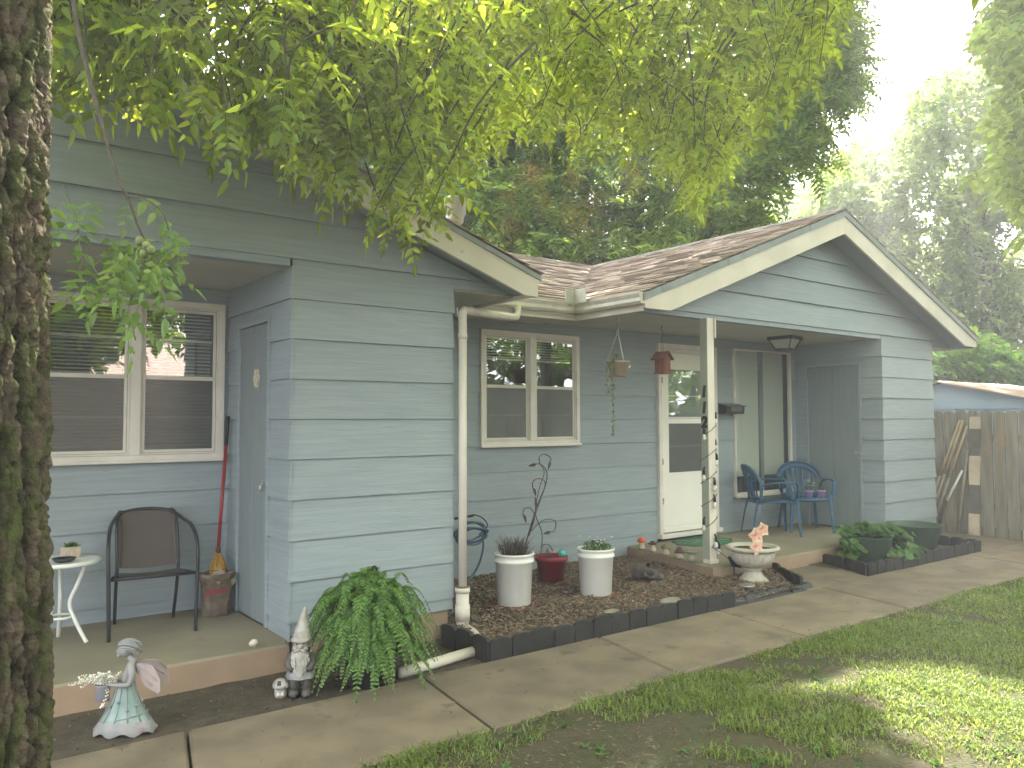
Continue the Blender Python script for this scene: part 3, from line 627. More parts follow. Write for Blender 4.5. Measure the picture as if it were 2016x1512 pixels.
def blob_leaf(b, p, nrm, r, n=7):
    p = Vector(p); nrm = Vector(nrm).normalized(); s = nrm.orthogonal().normalized(); t = nrm.cross(s); a0 = random.uniform(0, 6.28)
    vs = [tuple(p)]+[tuple(p+(s*math.cos(a0+6.283*k/n)+t*math.sin(a0+6.283*k/n))*r*random.uniform(.8, 1.1)+nrm*r*.25*random.uniform(.3, 1)) for k in range(n)]
    b.add(vs, [(0, 1+k, 1+(k+1) % n) for k in range(n)])
LG = leaf_mat('plant_leaf', (.06, .13, .035), (.16, .32, .05), tw=.35)
BLUEP = mat('blue_plastic', (.035, .085, .155), (.045, .10, .17), scale=6, rough=.42, spots=(30, .70, (.10, .15, .19), (1, 1, 1)))
BLKM = mat('black_metal', (.022, .025, .028), rough=.38)
WHP = mat('white_plastic', (.72, .71, .68), (.64, .63, .60), scale=4, rough=.4)

# ------------------------------------------------------------------ near porch
def patio_chair():
    t = thing('patio_chair', 'black metal patio chair with brown mesh sling on the left porch', 'chair', (1.315, 5.76, .13), R(-6))
    for s in (-1, 1):
        b = MB(); b.tube(smooth_path([(s*.255, -.235, 0), (s*.262, -.225, .35), (s*.265, -.20, .56), (s*.25, -.08, .665), (s*.22, .10, .70), (s*.16, .22, .745), (s*.06, .245, .765), (0, .248, .768)]), .0125, 10); b.build('arm_frame', BLKM, t)
        b = MB(); b.tube(smooth_path([(s*.185, .24, 0), (s*.19, .13, .25), (s*.19, .08, .42), (s*.185, .19, .72), (s*.14, .235, .752)]), .011, 10); b.build('leg', BLKM, t)
    b = MB(); b.tube([(-.262, -.2, .375), (.262, -.2, .375)], .0115, 10); b.tube([(-.255, -.21, .375), (-.19, .07, .36)], .010, 8); b.tube([(.255, -.21, .375), (.19, .07, .36)], .010, 8); b.build('seat_frame', BLKM, t)
    mm = mat('brown_sling', (.075, .062, .056), (.10, .083, .074), scale=220, rough=.8, bump=.3, bscale=400)
    b = MB(); n = 14; prof = [(-.225, .385), (-.15, .372), (-.03, .362), (.06, .372)]
    def sheet(prof, wd, th=.006):
        for s_, (q0, q1) in enumerate(zip(prof[:-1], prof[1:])):
            for i in range(8):
                x0 = -wd+2*wd*i/8; x1 = -wd+2*wd*(i+1)/8; sg = lambda x: -.02*(1-(x/wd)**2)
                b.add([(x0, q0[0], q0[1]+sg(x0)*.6), (x1, q0[0], q0[1]+sg(x1)*.6), (x1, q1[0], q1[1]+sg(x1)*.6), (x0, q1[0], q1[1]+sg(x0)*.6)], [(0, 1, 2, 3)], True)
    sheet(prof, .19); b.build('seat', mm, t)
    b = MB(); sheet([(.075, .40), (.13, .50), (.185, .66), (.215, .74), (.235, .768), (.25, .74)], .175); b.build('backrest', mm, t)
    
    for s in (-1, 1): b = MB(); b.tube([(s*.18, .08, .41), (s*.17, .19, .70)], .012, 8); b.build('sling_edge', mat('sling_edge_brown', (.11, .095, .085), rough=.8), t)
patio_chair()
def side_table():
    t = thing('side_table', 'small round white metal side table behind the tree trunk', 'table', (.79, 5.72, .13))
    b = MB(); b.lathe([(.205, .488), (.222, .49), (.225, .50), (.222, .515), (.20, .512)], n=32); b.build('table_rim', mat('white_enamel', (.72, .72, .70), rough=.35), t)
    b = MB(); b.lathe([(.20, .498), (.205, .505), (.0, .506)], n=32); b.build('table_top', mat('grey_mesh_top', (.26, .27, .27), (.2, .2, .2), scale=200, rough=.5), t)
    for a in (R(-35), R(85), R(205)):
        b = MB(); c, s = math.cos(a), math.sin(a); b.tube(smooth_path([(c*.15, s*.15, .49), (c*.10, s*.10, .36), (c*.055, s*.055, .24), (c*.10, s*.10, .12), (c*.165, s*.165, 0)]), .0125, 8); b.build('leg', MATS['white_enamel'], t)
    b = MB(); b.tube([(.07*math.cos(a), .07*math.sin(a), .16) for a in np.linspace(0, 6.283, 20)], .008, 6, cap=False); b.build('leg_ring', MATS['white_enamel'], t)
    p = thing('succulent_planter', 'square whitewashed planter box holding a small green succulent on the round white table', 'planter', (.845, 5.77, .637), R(12))
    b = MB(); b.box((-.045, -.045, 0), (.045, .045, .075)); b.build('pot', mat('pale_wood', (.55, .47, .38), (.42, .34, .27), scale=30, rough=.8), p, bevel=.003)
    b = MB()
    for i in range(46):
        a = random.uniform(0, 6.28); e = random.uniform(.1, 1.3); leaf(b, (random.uniform(-.025, .025), random.uniform(-.025, .025), .07), (math.cos(a)*math.cos(e), math.sin(a)*math.cos(e), math.sin(e)), (0, 0, 1), random.uniform(.03, .055), .013)
    b.build('succulent', LG, p)
    o = MB(); o.lathe([(.03, 0), (.055, .012), (.068, .03), (.062, .03), (.05, .014), (.0, .006)], (0, 0, 0), 20); o = o.build('bowl', BLKM); o.location = (.79, 5.62, .637); tag(o, 'small shallow black bowl lying on the white side table beside the trunk', 'bowl')
side_table()
def broom():
    t = thing('broom', 'straw broom with long red handle leaning in the porch corner', 'broom', (1.815, 5.93, .40))
    p0 = Vector((0, 0, .17)); p1 = Vector((.10, .13, 1.14))
    d = (p1-p0).normalized()
    b = MB(); b.tube([p0, p0+(p1-p0)*.78], .0125, 10); b.build('handle', mat('red_paint', (.30, .02, .025), (.24, .02, .02), scale=10, rough=.4), t)
    b = MB(); b.tube([p0+(p1-p0)*.781, p1], .0145, 10); b.build('grip', BLACKP, t)
    m = mat('broom_straw', (.46, .27, .07), (.30, .165, .045), scale=60, rough=.85, stretch=(6, 6, .3), island=.35)
    b = MB()
    for i in range(420):
        u = random.gauss(0, .33); v = random.uniform(-.5, .5); u = max(-1, min(1, u))
        x0, x1, x2 = u*.018, u*.055, u*.075; k = .012
        b.tube([(x0, v*.02, .17-abs(u)*.01), (x1, v*.045, .08), (x2, v*.05, -.08)], [.0022, .0024, .0018], 3, cap=False, smooth=False)
    b.lathe([(.016, .165), (.028, .14), (.05, .09), (.062, .03), (.07, -.06)], n=16, sy=.42); b.build('bristles', m, t)
    b = MB()
    for z, r in ((.035, .064), (.015, .067), (-.003, .069)): b.tube([(r*math.cos(a), r*.46*math.sin(a), z) for a in np.linspace(0, 6.283, 24)], .0022, 5, cap=False)
    b.tube([(0, 0, .155), (0, 0, .195)], .018, 10); b.build('binding', mat('dark_twine', (.07, .04, .03), rough=.7), t)
broom()
def bag():
    t = thing('shopping_bag', 'brown wastebasket wrapped in a translucent printed shopping bag under the broom', 'bag', (1.785, 5.86, .13), R(-8))
    b = MB(); n = 40; L = 14; vs = []
    for i in range(L+1):
        z = .30*i/L
        for k in range(n):
            a = 2*math.pi*k/n; sq = (abs(math.cos(a))**3+abs(math.sin(a))**3)**(-1/3); w_ = .088+.012*(z/.3)+(.018 if i > L-3 else 0)
            q = w_*sq*(1+.10*mnoise.noise(Vector((math.cos(a)*2.5, math.sin(a)*2.5, z*11)))*(.4+z*4)); vs.append((q*math.cos(a)*1.05, q*math.sin(a)*.72, z+.012*mnoise.noise(Vector((a*3, 0, 2)))*(i/L)))
    b.add(vs, [(i*n+k, i*n+(k+1) % n, (i+1)*n+(k+1) % n, (i+1)*n+k) for i in range(L) for k in range(n)]+[tuple(range(n))[::-1]], True)
    b.build('bag', mat('bag_film', (.20, .155, .12), (.12, .09, .07), scale=16, rough=.3, bump=.9, bscale=26, trans=.15, dist=.02), t)
    b = MB(); b.lathe([(.078, -.0), (.084, .03), (.084, .035), (.0, .036)], n=20, sy=.7); b.build('basket_base', BLACKP, t)
    b = MB(); b.add([(-.05, -.07, .30), (.0, -.085, .225), (.05, -.07, .30), (.02, -.06, .33)], [(0, 1, 2, 3)]); b.add([(.07, -.05, .30), (.115, -.045, .31), (.125, -.04, .23), (.10, -.05, .20)], [(0, 1, 2, 3)]); b.build('handle', mat('bag_handle', (.30, .26, .21), rough=.35, trans=.2), t)
    text_mesh('bag_lettering', 'Dillons', .052, .001, mat('red_ink', (.36, .02, .03), rough=.6), t, (-.018, -.0865, .165), (R(90), R(-4), 0), shear=.45, bold=.0008)
bag()

# ------------------------------------------------------------------ fairy with bucket, gnome, mushroom light, shell, fern
def fairy():
    G = mat('verdigris_metal', (.20, .215, .22), (.27, .26, .255), scale=16, rough=.6, bump=.3, bscale=50, spots=(14, .62, (.24, .16, .17), (1, 1, 1)), metal=.15)
    t = thing('fairy_statue', 'weathered grey metal fairy statue in a teal glass dress beside the trunk', 'statue', (.895, 4.36, -.03), R(-30))
    # dress: flared, elliptic, wavy hem; local +x = to the picture's right
    b = MB(); n = 40; prof = [(.040, .245), (.052, .20), (.070, .15), (.095, .10), (.122, .062)]; vs = []
    for r, z in prof:
        for k in range(n): a = 2*math.pi*k/n; vs.append((r*math.cos(a), r*.5*math.sin(a), z))
    b.add(vs, [(i*n+k, (i*n+(k+1) % n), (i+1)*n+(k+1) % n, (i+1)*n+k) for i in range(len(prof)-1) for k in range(n)], True)
    b.build('dress', mat('teal_glass', (.12, .20, .19), (.24, .30, .28), scale=18, rough=.25, stretch=(1, 1, .5)), t)
    b = MB(); vs = []
    for j, (r, z) in enumerate([(.121, .066), (.135, .045), (.150, .018), (.148, .008)]):
        for k in range(n): a = 2*math.pi*k/n; rr = r*(1+(.03*math.sin(a*9) if j > 1 else 0)); vs.append((rr*math.cos(a), rr*.52*math.sin(a), z+(.010*math.sin(a*8+1) if j > 1 else 0)))
    b.add(vs, [(i*n+k, (i*n+(k+1) % n), (i+1)*n+(k+1) % n, (i+1)*n+k) for i in range(3) for k in range(n)], True)
    b.build('hem', G, t)
    b = MB()
    for k in range(12):
        a = 2*math.pi*(k+.5)/12; b.tube([((r+.002)*math.cos(a), (r+.002)*.5*math.sin(a), z) for r, z in prof], .0028, 5)
        c = ((.086)*math.cos(a), .086*.5*math.sin(a)-.001, .12+.02*(k % 3)); b.ball(c, .008, 6, 4)
    for r, z in ((.107, .082),): b.tube([(r*math.cos(a), r*.52*math.sin(a), z+.02*math.cos(a)) for a in np.linspace(0, 6.283, 32)], .003, 5, cap=False)
    b.build('dress_wires', G, t)
    # body: skinned torso, neck, arms
    me = bpy.data.meshes.new('body')
    V = [(0.0, 0, .235), (.012, 0, .275), (.026, 0, .325), (.030, 0, .352), (.012, 0, .378), (.030, -.03, .335), (.045, -.045, .285), (.030, -.05, .245), (-.03, -.048, .245), (-.075, -.035, .25), (.030, .03, .335), (.02, .045, .28), (-.02, .04, .25), (-.07, .02, .25)]
    Ed = [(0, 1), (1, 2), (2, 3), (3, 4), (2, 5), (5, 6), (6, 7), (7, 8), (8, 9), (2, 10), (10, 11), (11, 12), (12, 13)]
    Rr = [.034, .030, .032, .016, .015, .019, .018, .016, .012, .008, .018, .016, .013, .008]
    me.from_pydata(V, Ed, []); me.materials.append(G); o = bpy.data.objects.new('body', me); C.objects.link(o); o.parent = t
    md = o.modifiers.new('skin', 'SKIN'); md.use_smooth_shade = True
    me.skin_vertices[0].data[0].use_root = True
    for i, r in enumerate(Rr): me.skin_vertices[0].data[i].radius = (r, r)
    o.modifiers.new('sub', 'SUBSURF').render_levels = 2
    b = MB(); b.ball((-.006, 0, .405), (.036, .030, .038), 16, 12); b.ball((-.042, 0, .398), (.007, .006, .008), 8, 6); b.ball((-.034, 0, .378), (.014, .014, .011), 8, 6); b.ball((-.037, -.006, .388), (.005, .008, .003), 8, 5); b.ball((-.03, -.018, .41), (.006, .005, .005), 8, 5); b.build('head', G, t)
    b = MB()
    for i in range(30):
        a = random.uniform(-1.2, 1.2); h = random.uniform(.39, .438); y = .030*math.sin(a)
        b.tube(smooth_path([(-.034, y*.5, h), (-.0, y*1.1, h+.012), (.035, y, h+.004), (.062+random.uniform(-.01, .012), y*.8, h-.012+random.uniform(-.01, .01))], 4), [.006]*12+[.002], 5)
    b.ball((.004, 0, .418), (.040, .032, .028), 14, 8); b.build('hair', G, t)
    W = mat('wing_metal', (.28, .23, .225), (.36, .30, .29), scale=14, rough=.55, metal=.15)
    def wing(side):
        b = MB(); pts = [(.055, .34), (.085, .345), (.13, .335), (.165, .305), (.180, .27), (.182, .215), (.170, .20), (.135, .215), (.10, .235), (.075, .27), (.055, .30)]
        y0 = .02*side
        b.prism([(x, y0+side*(x-.055)*.35, z) for x, z in pts][::(1 if side < 0 else -1)], (0, .004, 0))
        for q in (((.06, .325), (.12, .30), (.165, .262)), ((.06, .315), (.10, .268), (.14, .238)), ((.08, .345), (.135, .335), (.175, .29))):
            b.tube([(x, y0+side*(x-.055)*.35-.001, z) for x, z in q], .0035, 5)
        return b
    wing(-1).build('wing', W, t); wing(1).build('wing', W, t)
    b = MB(); b.lathe([(.030, 0), (.036, .075), (.040, .078), (.036, .079), (.032, .072), (0, .03)], (-.105, -.01, .165), 18); b.tube([(-.14, -.01, .24), (-.105, -.01, .285), (-.07, -.01, .24)], .002, 5)
    b.build('bucket', mat('lilac_metal', (.33, .32, .37), (.40, .39, .43), scale=10, rough=.5), t)
    # berry spray
    s = thing('berry_spray', "artificial spray of white berries standing in the fairy's little bucket", 'artificial flowers', (.80, 4.41, .19))
    b = MB(); st = MB()
    for i in range(17):
        a = random.uniform(0, 6.28); e = random.uniform(.2, 1.3); L = random.uniform(.07, .12); dx = -.3
        P = smooth_path([(0, 0, -.02), (math.cos(a)*L*.5*math.cos(e)+dx*L*.3, math.sin(a)*L*.4*math.cos(e), L*.5*math.sin(e)+.02), (math.cos(a)*L*math.cos(e)*1.2+dx*L, math.sin(a)*L*math.cos(e), L*math.sin(e)*.8)], 6)
        st.tube(P, .0011, 4)
        for q in P[4:]:
            for z in range(2): b.ball((q[0]+random.uniform(-.006, .006), q[1]+random.uniform(-.006, .006), q[2]+random.uniform(-.005, .006)), random.uniform(.0032, .0046), 6, 4)
    for P in (smooth_path([(0, -.02, .01), (.015, -.045, -.01), (-.005, -.05, -.06), (-.012, -.05, -.075)], 6), smooth_path([(0, 0, 0), (.03, -.02, .03), (.07, -.03, .07)], 6)):
        st.tube(P, .0012, 4)
        for q in P[4::2]: b.ball((q[0]-.004, q[1], q[2]), .0048, 6, 4); b.ball((q[0]+.005, q[1], q[2]+.003), .004, 6, 4)
    b.build('berries', mat('white_berry', (.72, .70, .62), rough=.25), s); st.build('twigs', mat('pale_twig', (.35, .30, .22), rough=.7), s)
fairy()
def gnome():
    t = thing('garden_gnome', 'weathered stone garden gnome with tall pointed hat and white beard beside the fern', 'gnome', (1.80, 4.36, -.035), R(-28))
    D = mat('gnome_dark', (.06, .055, .05), (.11, .10, .09), scale=16, rough=.7, bump=.4, bscale=50); Wt = mat('gnome_white', (.42, .40, .37), (.26, .245, .225), scale=20, rough=.7, bump=.5, bscale=60, spots=(22, .6, (.14, .13, .12), (1, 1, 1)))
    b = MB(); b.lathe([(.052, .10), (.066, .13), (.070, .17), (.064, .22), (.052, .26), (.035, .275)], n=20, sy=.8); b.tube([(-.05, 0, .23), (-.068, -.025, .18), (-.04, -.055, .155)], [.022, .02, .015], 8); b.tube([(.05, 0, .23), (.07, -.02, .18), (.045, -.055, .155)], [.022, .02, .015], 8); b.build('body', D, t)
    b = MB(); b.tube([(-.03, 0, .11), (-.033, 0, .03)], [.03, .026], 10); b.ball((-.035, -.02, .02), (.03, .048, .024), 10, 6); b.build('leg', D, t)
    b = MB(); b.tube([(.03, 0, .11), (.033, 0, .03)], [.03, .026], 10); b.ball((.035, -.02, .02), (.03, .048, .024), 10, 6); b.build('leg', D, t)
    b = MB(); n = 28; vs = []
    for z, r in ((.145, .064), (.13, .075), (.105, .082)):
        for k in range(n): a = 6.283*k/n; rr = r*(1+.09*math.sin(a*7)*(.15-z)*20); vs.append((rr*math.cos(a), rr*.85*math.sin(a), z))
    b.add(vs, [(i*n+k, (i*n+(k+1) % n), (i+1)*n+(k+1) % n, (i+1)*n+k) for i in range(2) for k in range(n)], True); b.build('tunic_skirt', mat('gnome_grey', (.28, .28, .28), (.16, .16, .16), scale=25, rough=.7), t)
    b = MB(); b.ball((0, -.005, .285), (.046, .042, .045), 14, 10); b.build('head', mat('gnome_face', (.36, .31, .26), (.24, .21, .18), scale=20, rough=.7), t)
    b = MB(); b.ball((0, -.05, .283), (.015, .014, .013), 10, 7); b.ball((-.028, -.041, .27), (.016, .010, .011), 8, 6); b.ball((.028, -.041, .27), (.016, .010, .011), 8, 6); b.build('nose_and_cheeks', Wt, t)
    for s in (-1, 1):
        b = MB(); b.ball((s*.018, -.044, .297), (.006, .004, .005), 8, 5); b.build('eye', BLKM, t)
    b = MB()
    for i in range(95):
        v = random.random(); u = random.uniform(-1, 1); z = .268-.125*v; x = u*.046*(1-.75*v*v); y = -.052-.022*math.sin(v*2.2)*(1-u*u)
        leaf(b, (x, y, z), (u*.25, -.25, -1), (0, -1, .1), random.uniform(.026, .04), random.uniform(.013, .018), fold=-.3, droop=.1)
    b.ball((0, -.04, .235), (.042, .026, .04), 12, 8); b.ball((0, -.042, .19), (.026, .022, .04), 12, 8)
    for s in (-1, 1): b.tube([(s*.002, -.062, .268), (s*.022, -.062, .262), (s*.036, -.052, .252)], [.008, .008, .003], 6)
    b.build('beard', Wt, t)
    b = MB(); b.lathe([(.056, 0), (.058, .014), (.050, .022), (.044, .05), (.034, .09), (.022, .13), (.013, .165), (.010, .180), (.004, .188)], (0, 0, .303), 18, tilt=(.10, .0)); b.build('hat', Wt, t)
gnome()
def small_yard_things():
    Wt = MATS['gnome_white']
    t = thing('mushroom_light', 'tiny white mushroom-house solar light on the soil left of the gnome', 'garden light', (1.70, 4.40, -.035), R(-25))
    b = MB(); b.lathe([(.03, 0), (.034, .02), (.032, .045), (.026, .055)], n=16); b.build('base', mat('mushroom_base', (.22, .20, .18), (.45, .42, .38), scale=60, rough=.6), t)
    b = MB(); b.lathe([(.036, .052), (.045, .058), (.044, .075), (.034, .092), (.016, .102), (.002, .104)], n=20); b.build('cap', Wt, t)
    b = MB(); b.prism([(-.018, -.037, .074), (.006, -.042, .074), (.004, -.030, .097), (-.014, -.026, .097)], (0, -.004, .002)); b.build('solar_panel', BLACKP, t)
    for s in (-1, 1):
        b = MB(); b.box((s*.012-.006, -.0345, .018), (s*.012+.006, -.031, .036)); b.build('window', mat('pale_window', (.6, .58, .5), rough=.4), t)
    b = MB(); b.ball((0, 0, .022), (.028, .018, .022), 12, 8, jit=.4); o = b.build('white_stone', mat('white_stone_mat', (.62, .58, .50), (.5, .46, .40), scale=30, rough=.6)); o.location = (1.72, 4.90, .13); tag(o, 'small chalky white stone on the front corner of the left porch slab', 'stone')
small_yard_things()
def fern():
    t = thing('fern', 'big arching green fern spilling over the walkway edge beside the gnome', 'fern', (2.20, 4.31, -.03))
    m1 = leaf_mat('fern_leaf', (.11, .21, .05), (.20, .38, .06), tw=.30, var=.4)
    b = MB(); b.lathe([(.12, 0), (.155, .20), (.165, .21), (.15, .21), (.0, .19)], n=20); b.build('pot', BLACKP, t)
    b = MB(); b.tube(smooth_path([(.02, .02, .19), (.02, .02, .60), (.02, .02, .64), (.035, .02, .668), (.055, .02, .655), (.058, .02, .61)]), .006, 8); b.build('hanger_hook', BLKM, t)
    def fronds(nf, r0, r1, h0, h1, name):
        b = MB(); st = MB()
        for i in range(nf):
            a = random.uniform(0, 6.283); L = random.uniform(r0, r1); h = random.uniform(h0, h1); sag = random.uniform(.25, .75)
            ca, sa = math.cos(a), math.sin(a); side = random.uniform(-.12, .12); N = 30; P = []
            for j in range(N+1):
                u = j/N; rr = L*(u**.85); z = .2+h*math.sin(min(1, u*1.15)*math.pi*.62)*1.0-sag*L*1.2*u**2.6
                x_, y_ = ca*rr-sa*side*u*u, sa*rr+ca*side*u*u
                P.append(Vector((x_, y_, max(z, .015+.02*random.random()))))
            st.tube([tuple(p) for p in P[::3]], .0016, 4, cap=False)
            for j in range(2, N+1):
                d = (P[j]-P[j-1]).normalized() if (P[j]-P[j-1]).length > 1e-5 else Vector((ca, sa, 0)); s = d.cross(Vector((0, 0, 1)))
                s = s.normalized() if s.length > .05 else Vector((-sa, ca, 0)); u = j/N
                w_ = .062*math.sin(math.pi*(.12+.86*u)**.8)*random.uniform(.85, 1.1)+.004
                for q in (-1, 1):
                    leaf(b, P[j], s*q+d*.35+Vector((0, 0, random.uniform(-.35, -.05))), s.cross(d), w_*.85, .013, fold=.1, droop=.12)
        b.build(name, m1, t); return st
    st = fronds(330, .20, .43, .05, .44, 'fronds')
    s2 = fronds(120, .06, .26, .24, .48, 'upright_fronds')
    st.v += s2.v; st.f += [tuple(i+st.n for i in f) for f in s2.f]; st.sm += s2.sm; st.n += s2.n
    st.build('stems', mat('fern_stem', (.10, .13, .04), rough=.6), t)
fern()

# ------------------------------------------------------------------ hose stand and hose
def hose():
    X, Y = 3.99, 6.02; z0 = HZ(X, Y)
    t = thing('hose_stand', 'black metal hose stand by the downspout', 'hose stand', (X, Y, z0))
    b = MB(); b.box((-.02, -.02, -.05), (.02, .02, .74)); b.build('post', BLKM, t, bevel=.003)
    b = MB(); b.tube(smooth_path([(.02, 0, .60), (.11, -.02, .62), (.20, -.04, .58), (.235, -.05, .51), (.16, -.03, .44)]), .006, 8); b.tube([(-.10, -.02, .60), (.10, -.02, .61)], .011, 8); b.build('hose_hook', BLKM, t)
    b = MB(); b.lathe([(.016, 0), (.022, .01), (.022, .03), (.014, .045)], (-.0, -.035, .585), 10); b.build('faucet', mat('brass', (.45, .36, .2), rough=.4, metal=.6), t)
    g = MB(); P = []
    for i in range(170):
        a = i/170*2*math.pi*4.3; k = i/170; P.append((.05+(.155+.02*math.sin(i*.11))*math.cos(a+2.5), -.075+.035*math.sin(i*.35)+.02*k, .47+(.075+.03*math.sin(i*.07))*math.sin(a+2.5)-.02*k))
    g.tube(P, .0095, 8)
    g.tube(smooth_path([(.16, -.08, .44), (.17, -.08, .33), (.12, -.08, .18), (.02, -.09, .07), (-.10, -.10, .01), (-.25, -.06, -.0)]), .0095, 8)
    o = g.build('garden_hose', mat('blue_hose', (.045, .085, .13), (.07, .12, .16), scale=12, rough=.45)); o.location = (X, Y, z0); tag(o, 'blue-grey garden hose coiled on the black stand beside the downspout', 'hose')
hose()
def trellis():
    X, Y = 4.78, 5.86
    t = thing('metal_vine', 'tall rusty-black wire vine ornament with metal leaves rising from the red pot', 'garden ornament', (X, Y, .05))
    b = MB(); lf = []
    # local x = along picture right, z up (seen nearly face-on)
    def P(px, py):
        d = ray(px, py); k = Y/d[1]; q = CAMP+d*k; return (q[0]-X, random.uniform(-.012, .012), q[2]-.05)
    curves = [[(1065, 1090), (1067, 1050), (1055, 1010), (1060, 965), (1073, 930), (1064, 912), (1062, 900), (1072, 894), (1083, 900), (1083, 908)],
              [(1033, 1078), (1045, 1035), (1058, 995), (1073, 955), (1077, 930), (1070, 917), (1060, 913), (1054, 914)],
              [(1033, 1076), (1048, 1033), (1062, 990), (1073, 960), (1071, 947), (1060, 942), (1050, 947), (1049, 958), (1052, 964)],
              [(1040, 1055), (1052, 1020), (1050, 1008), (1042, 1000), (1033, 1002), (1030, 1012), (1033, 1020)],
              [(1045, 1045), (1062, 1030), (1078, 1022), (1092, 1026), (1095, 1038), (1088, 1046), (1082, 1047)],
              [(1064, 1078), (1072, 1072), (1083, 1074), (1090, 1085)]]
    for c in curves: b.tube(smooth_path([P(*q) for q in c], 5), .0045, 6)
    b.build('stem', mat('rusted_wire', (.045, .038, .035), (.09, .06, .05), scale=20, rough=.7), t)
    for (px, py, dx, dz, L) in ((1083, 906, -.25, -1, .10), (1056, 914, -1, -.15, .10), (1050, 960, .5, -1, .095), (1030, 1012, .45, -1, .10), (1084, 1047, -1, -.12, .095), (1053, 1000, 0, 1, .11)):
        q = MB(); p = P(px, py); leaf(q, p, (dx, 0, dz), (0, -1, 0), L, .036, fold=.2, droop=.05); q.build('leaf', MATS['rusted_wire'], t)
    # red pot with soil
    t = thing('red_pot', 'deep red plastic flower pot behind the left white bucket', 'flower pot', (4.72, 5.66, HZ(4.72, 5.66)))
    b = MB(); b.lathe([(.105, -.01), (.135, .19), (.15, .19), (.155, .23), (.145, .235), (.135, .21), (.0, .205)], n=28); b.build('pot', mat('red_plastic', (.26, .018, .03), (.20, .016, .028), scale=5, rough=.45), t)
    b = MB(); b.lathe([(.134, .205), (.0, .215)], n=20); b.build('soil', SOIL, t)
    b = MB()
    for i in range(26):
        a = random.uniform(2.2, 4.2); r = random.uniform(.03, .14); b.tube([(r*.6*math.cos(a), r*.6*math.sin(a), .20), (r*math.cos(a), r*math.sin(a), random.uniform(.24, .31)), (r*1.2*math.cos(a)+random.uniform(-.02, .02), r*1.2*math.sin(a), random.uniform(.22, .30))], .0015, 4)
    b.build('dry_stems', mat('dead_stem', (.12, .09, .075), rough=.9), t)
    t = thing('glass_globe', 'turquoise glass globe solar stake standing in the red pot', 'garden light', (4.80, 5.60, HZ(4.72, 5.66)+.205))
    b = MB(); b.ball((0, 0, .045), .042, 18, 12); b.build('globe', mat('turquoise_glass', (.04, .26, .27), (.12, .42, .42), scale=30, rough=.12, spec=.8), t)
    b = MB(); b.tube([(0, 0, -.03), (0, 0, .01)], .008, 8); b.lathe([(.016, 0), (.02, .008), (.012, .014)], n=12); b.build('stake', BLKM, t)
trellis()
def bucket(x, y, h, label, plant):
    z = HZ(x, y); t = thing('white_bucket', label, 'bucket', (x, y, z+.012), random.uniform(0, 3), 'white buckets used as planters')
    b = MB(); b.lathe([(.128, 0), (.132, .004), (.147, h-.075), (.158, h-.07), (.158, h-.052), (.150, h-.048), (.151, h-.02), (.160, h-.016), (.160, h), (.150, h), (.146, h-.05), (.0, h-.055)], n=40); b.build('bucket', WHP, t)
    b = MB(); b.tube(smooth_path([(.158, 0, h-.06), (.166, .01, h-.14), (.150, .05, h-.25), (.148, .07, h-.3)]), .0022, 6); b.build('handle', mat('wire', (.35, .35, .34), rough=.4, metal=.6), t)
    b = MB(); b.lathe([(.149, h-.045), (.0, h-.03)], n=24); b.build('soil', SOIL, t)
    b = MB()
    if plant == 'dead':
        for i in range(330):
            a = random.uniform(0, 6.28); r = random.uniform(0, .10); e = random.uniform(.0, .55); L = random.uniform(.06, .17)
            x0, y0 = r*math.cos(a), r*math.sin(a); d = (math.cos(a)*e+random.uniform(-.3, .3), math.sin(a)*e+random.uniform(-.3, .3), 1)
            P = [(x0, y0, h-.04), (x0+d[0]*L*.5, y0+d[1]*L*.5, h-.04+L*.6), (x0+d[0]*L, y0+d[1]*L, h-.04+L)]
            b.tube(P, [.0016, .0022, .001], 3, cap=False)
            if i % 2:
                for k in range(3): leaf(b, P[1], (random.uniform(-1, 1), random.uniform(-1, 1), random.uniform(.2, 1.2)), (0, 0, 1), .022, .005)
        b.build('dead_plant', mat('withered_stem', (.13, .11, .10), (.08, .065, .06), scale=40, rough=.9, island=.4), t)
    else:
        for i in range(330):
            a = random.uniform(0, 6.28); r = .12*math.sqrt(random.random()); zz = h-.03+random.uniform(0, .10)*(1-r*4); leaf(b, (r*math.cos(a)+.015, r*math.sin(a), zz), (random.uniform(-1, 1), random.uniform(-1, 1), random.uniform(-.2, .9)), (0, 0, 1), random.uniform(.02, .032), .013)
        for i in range(24):
            a = random.uniform(0, 6.28); r = random.uniform(.03, .12); b.tube([(r*.5*math.cos(a), r*.5*math.sin(a), h-.04), (r*math.cos(a), r*math.sin(a), h+random.uniform(.02, .08))], .0014, 4)
        b.build('foliage', LG, t)
        f = MB()
        for i in range(17):
            a = random.uniform(0, 6.28); r = random.uniform(.04, .155); p = Vector((r*math.cos(a), r*math.sin(a), h+random.uniform(.015, .09)))
            for k in range(5): leaf(f, p, (math.cos(k*1.256+a)*1, math.sin(k*1.256+a)-.5, .6), (0, -.6, 1), .015, .012)
        f.build('flowers', mat('pale_lilac_petal', (.66, .60, .70), rough=.6, trans=.3), t)
    s = MB(); s.box((-.17, -.17, -.045), (.17, .17, 0)); o = s.build('paving_stone', mat('red_paver', (.20, .075, .055), (.15, .06, .045), scale=20, rough=.9, bump=.4, bscale=60), None, bevel=.006)
    o.location = (x, y, z+.010); o.rotation_euler = (0, 0, R(20)); return o
tag(bucket(3.86, 5.09, .40, 'white plastic bucket of withered brown lavender on a red paver', 'dead'), 'red square paver under the left white bucket of withered stems', 'paver', 'red pavers under the buckets')
tag(bucket(4.685, 5.03, .385, 'white plastic bucket with small lilac flowers, right of the red pot', 'flowers'), 'red square paver under the white bucket with small lilac flowers', 'paver', 'red pavers under the buckets')

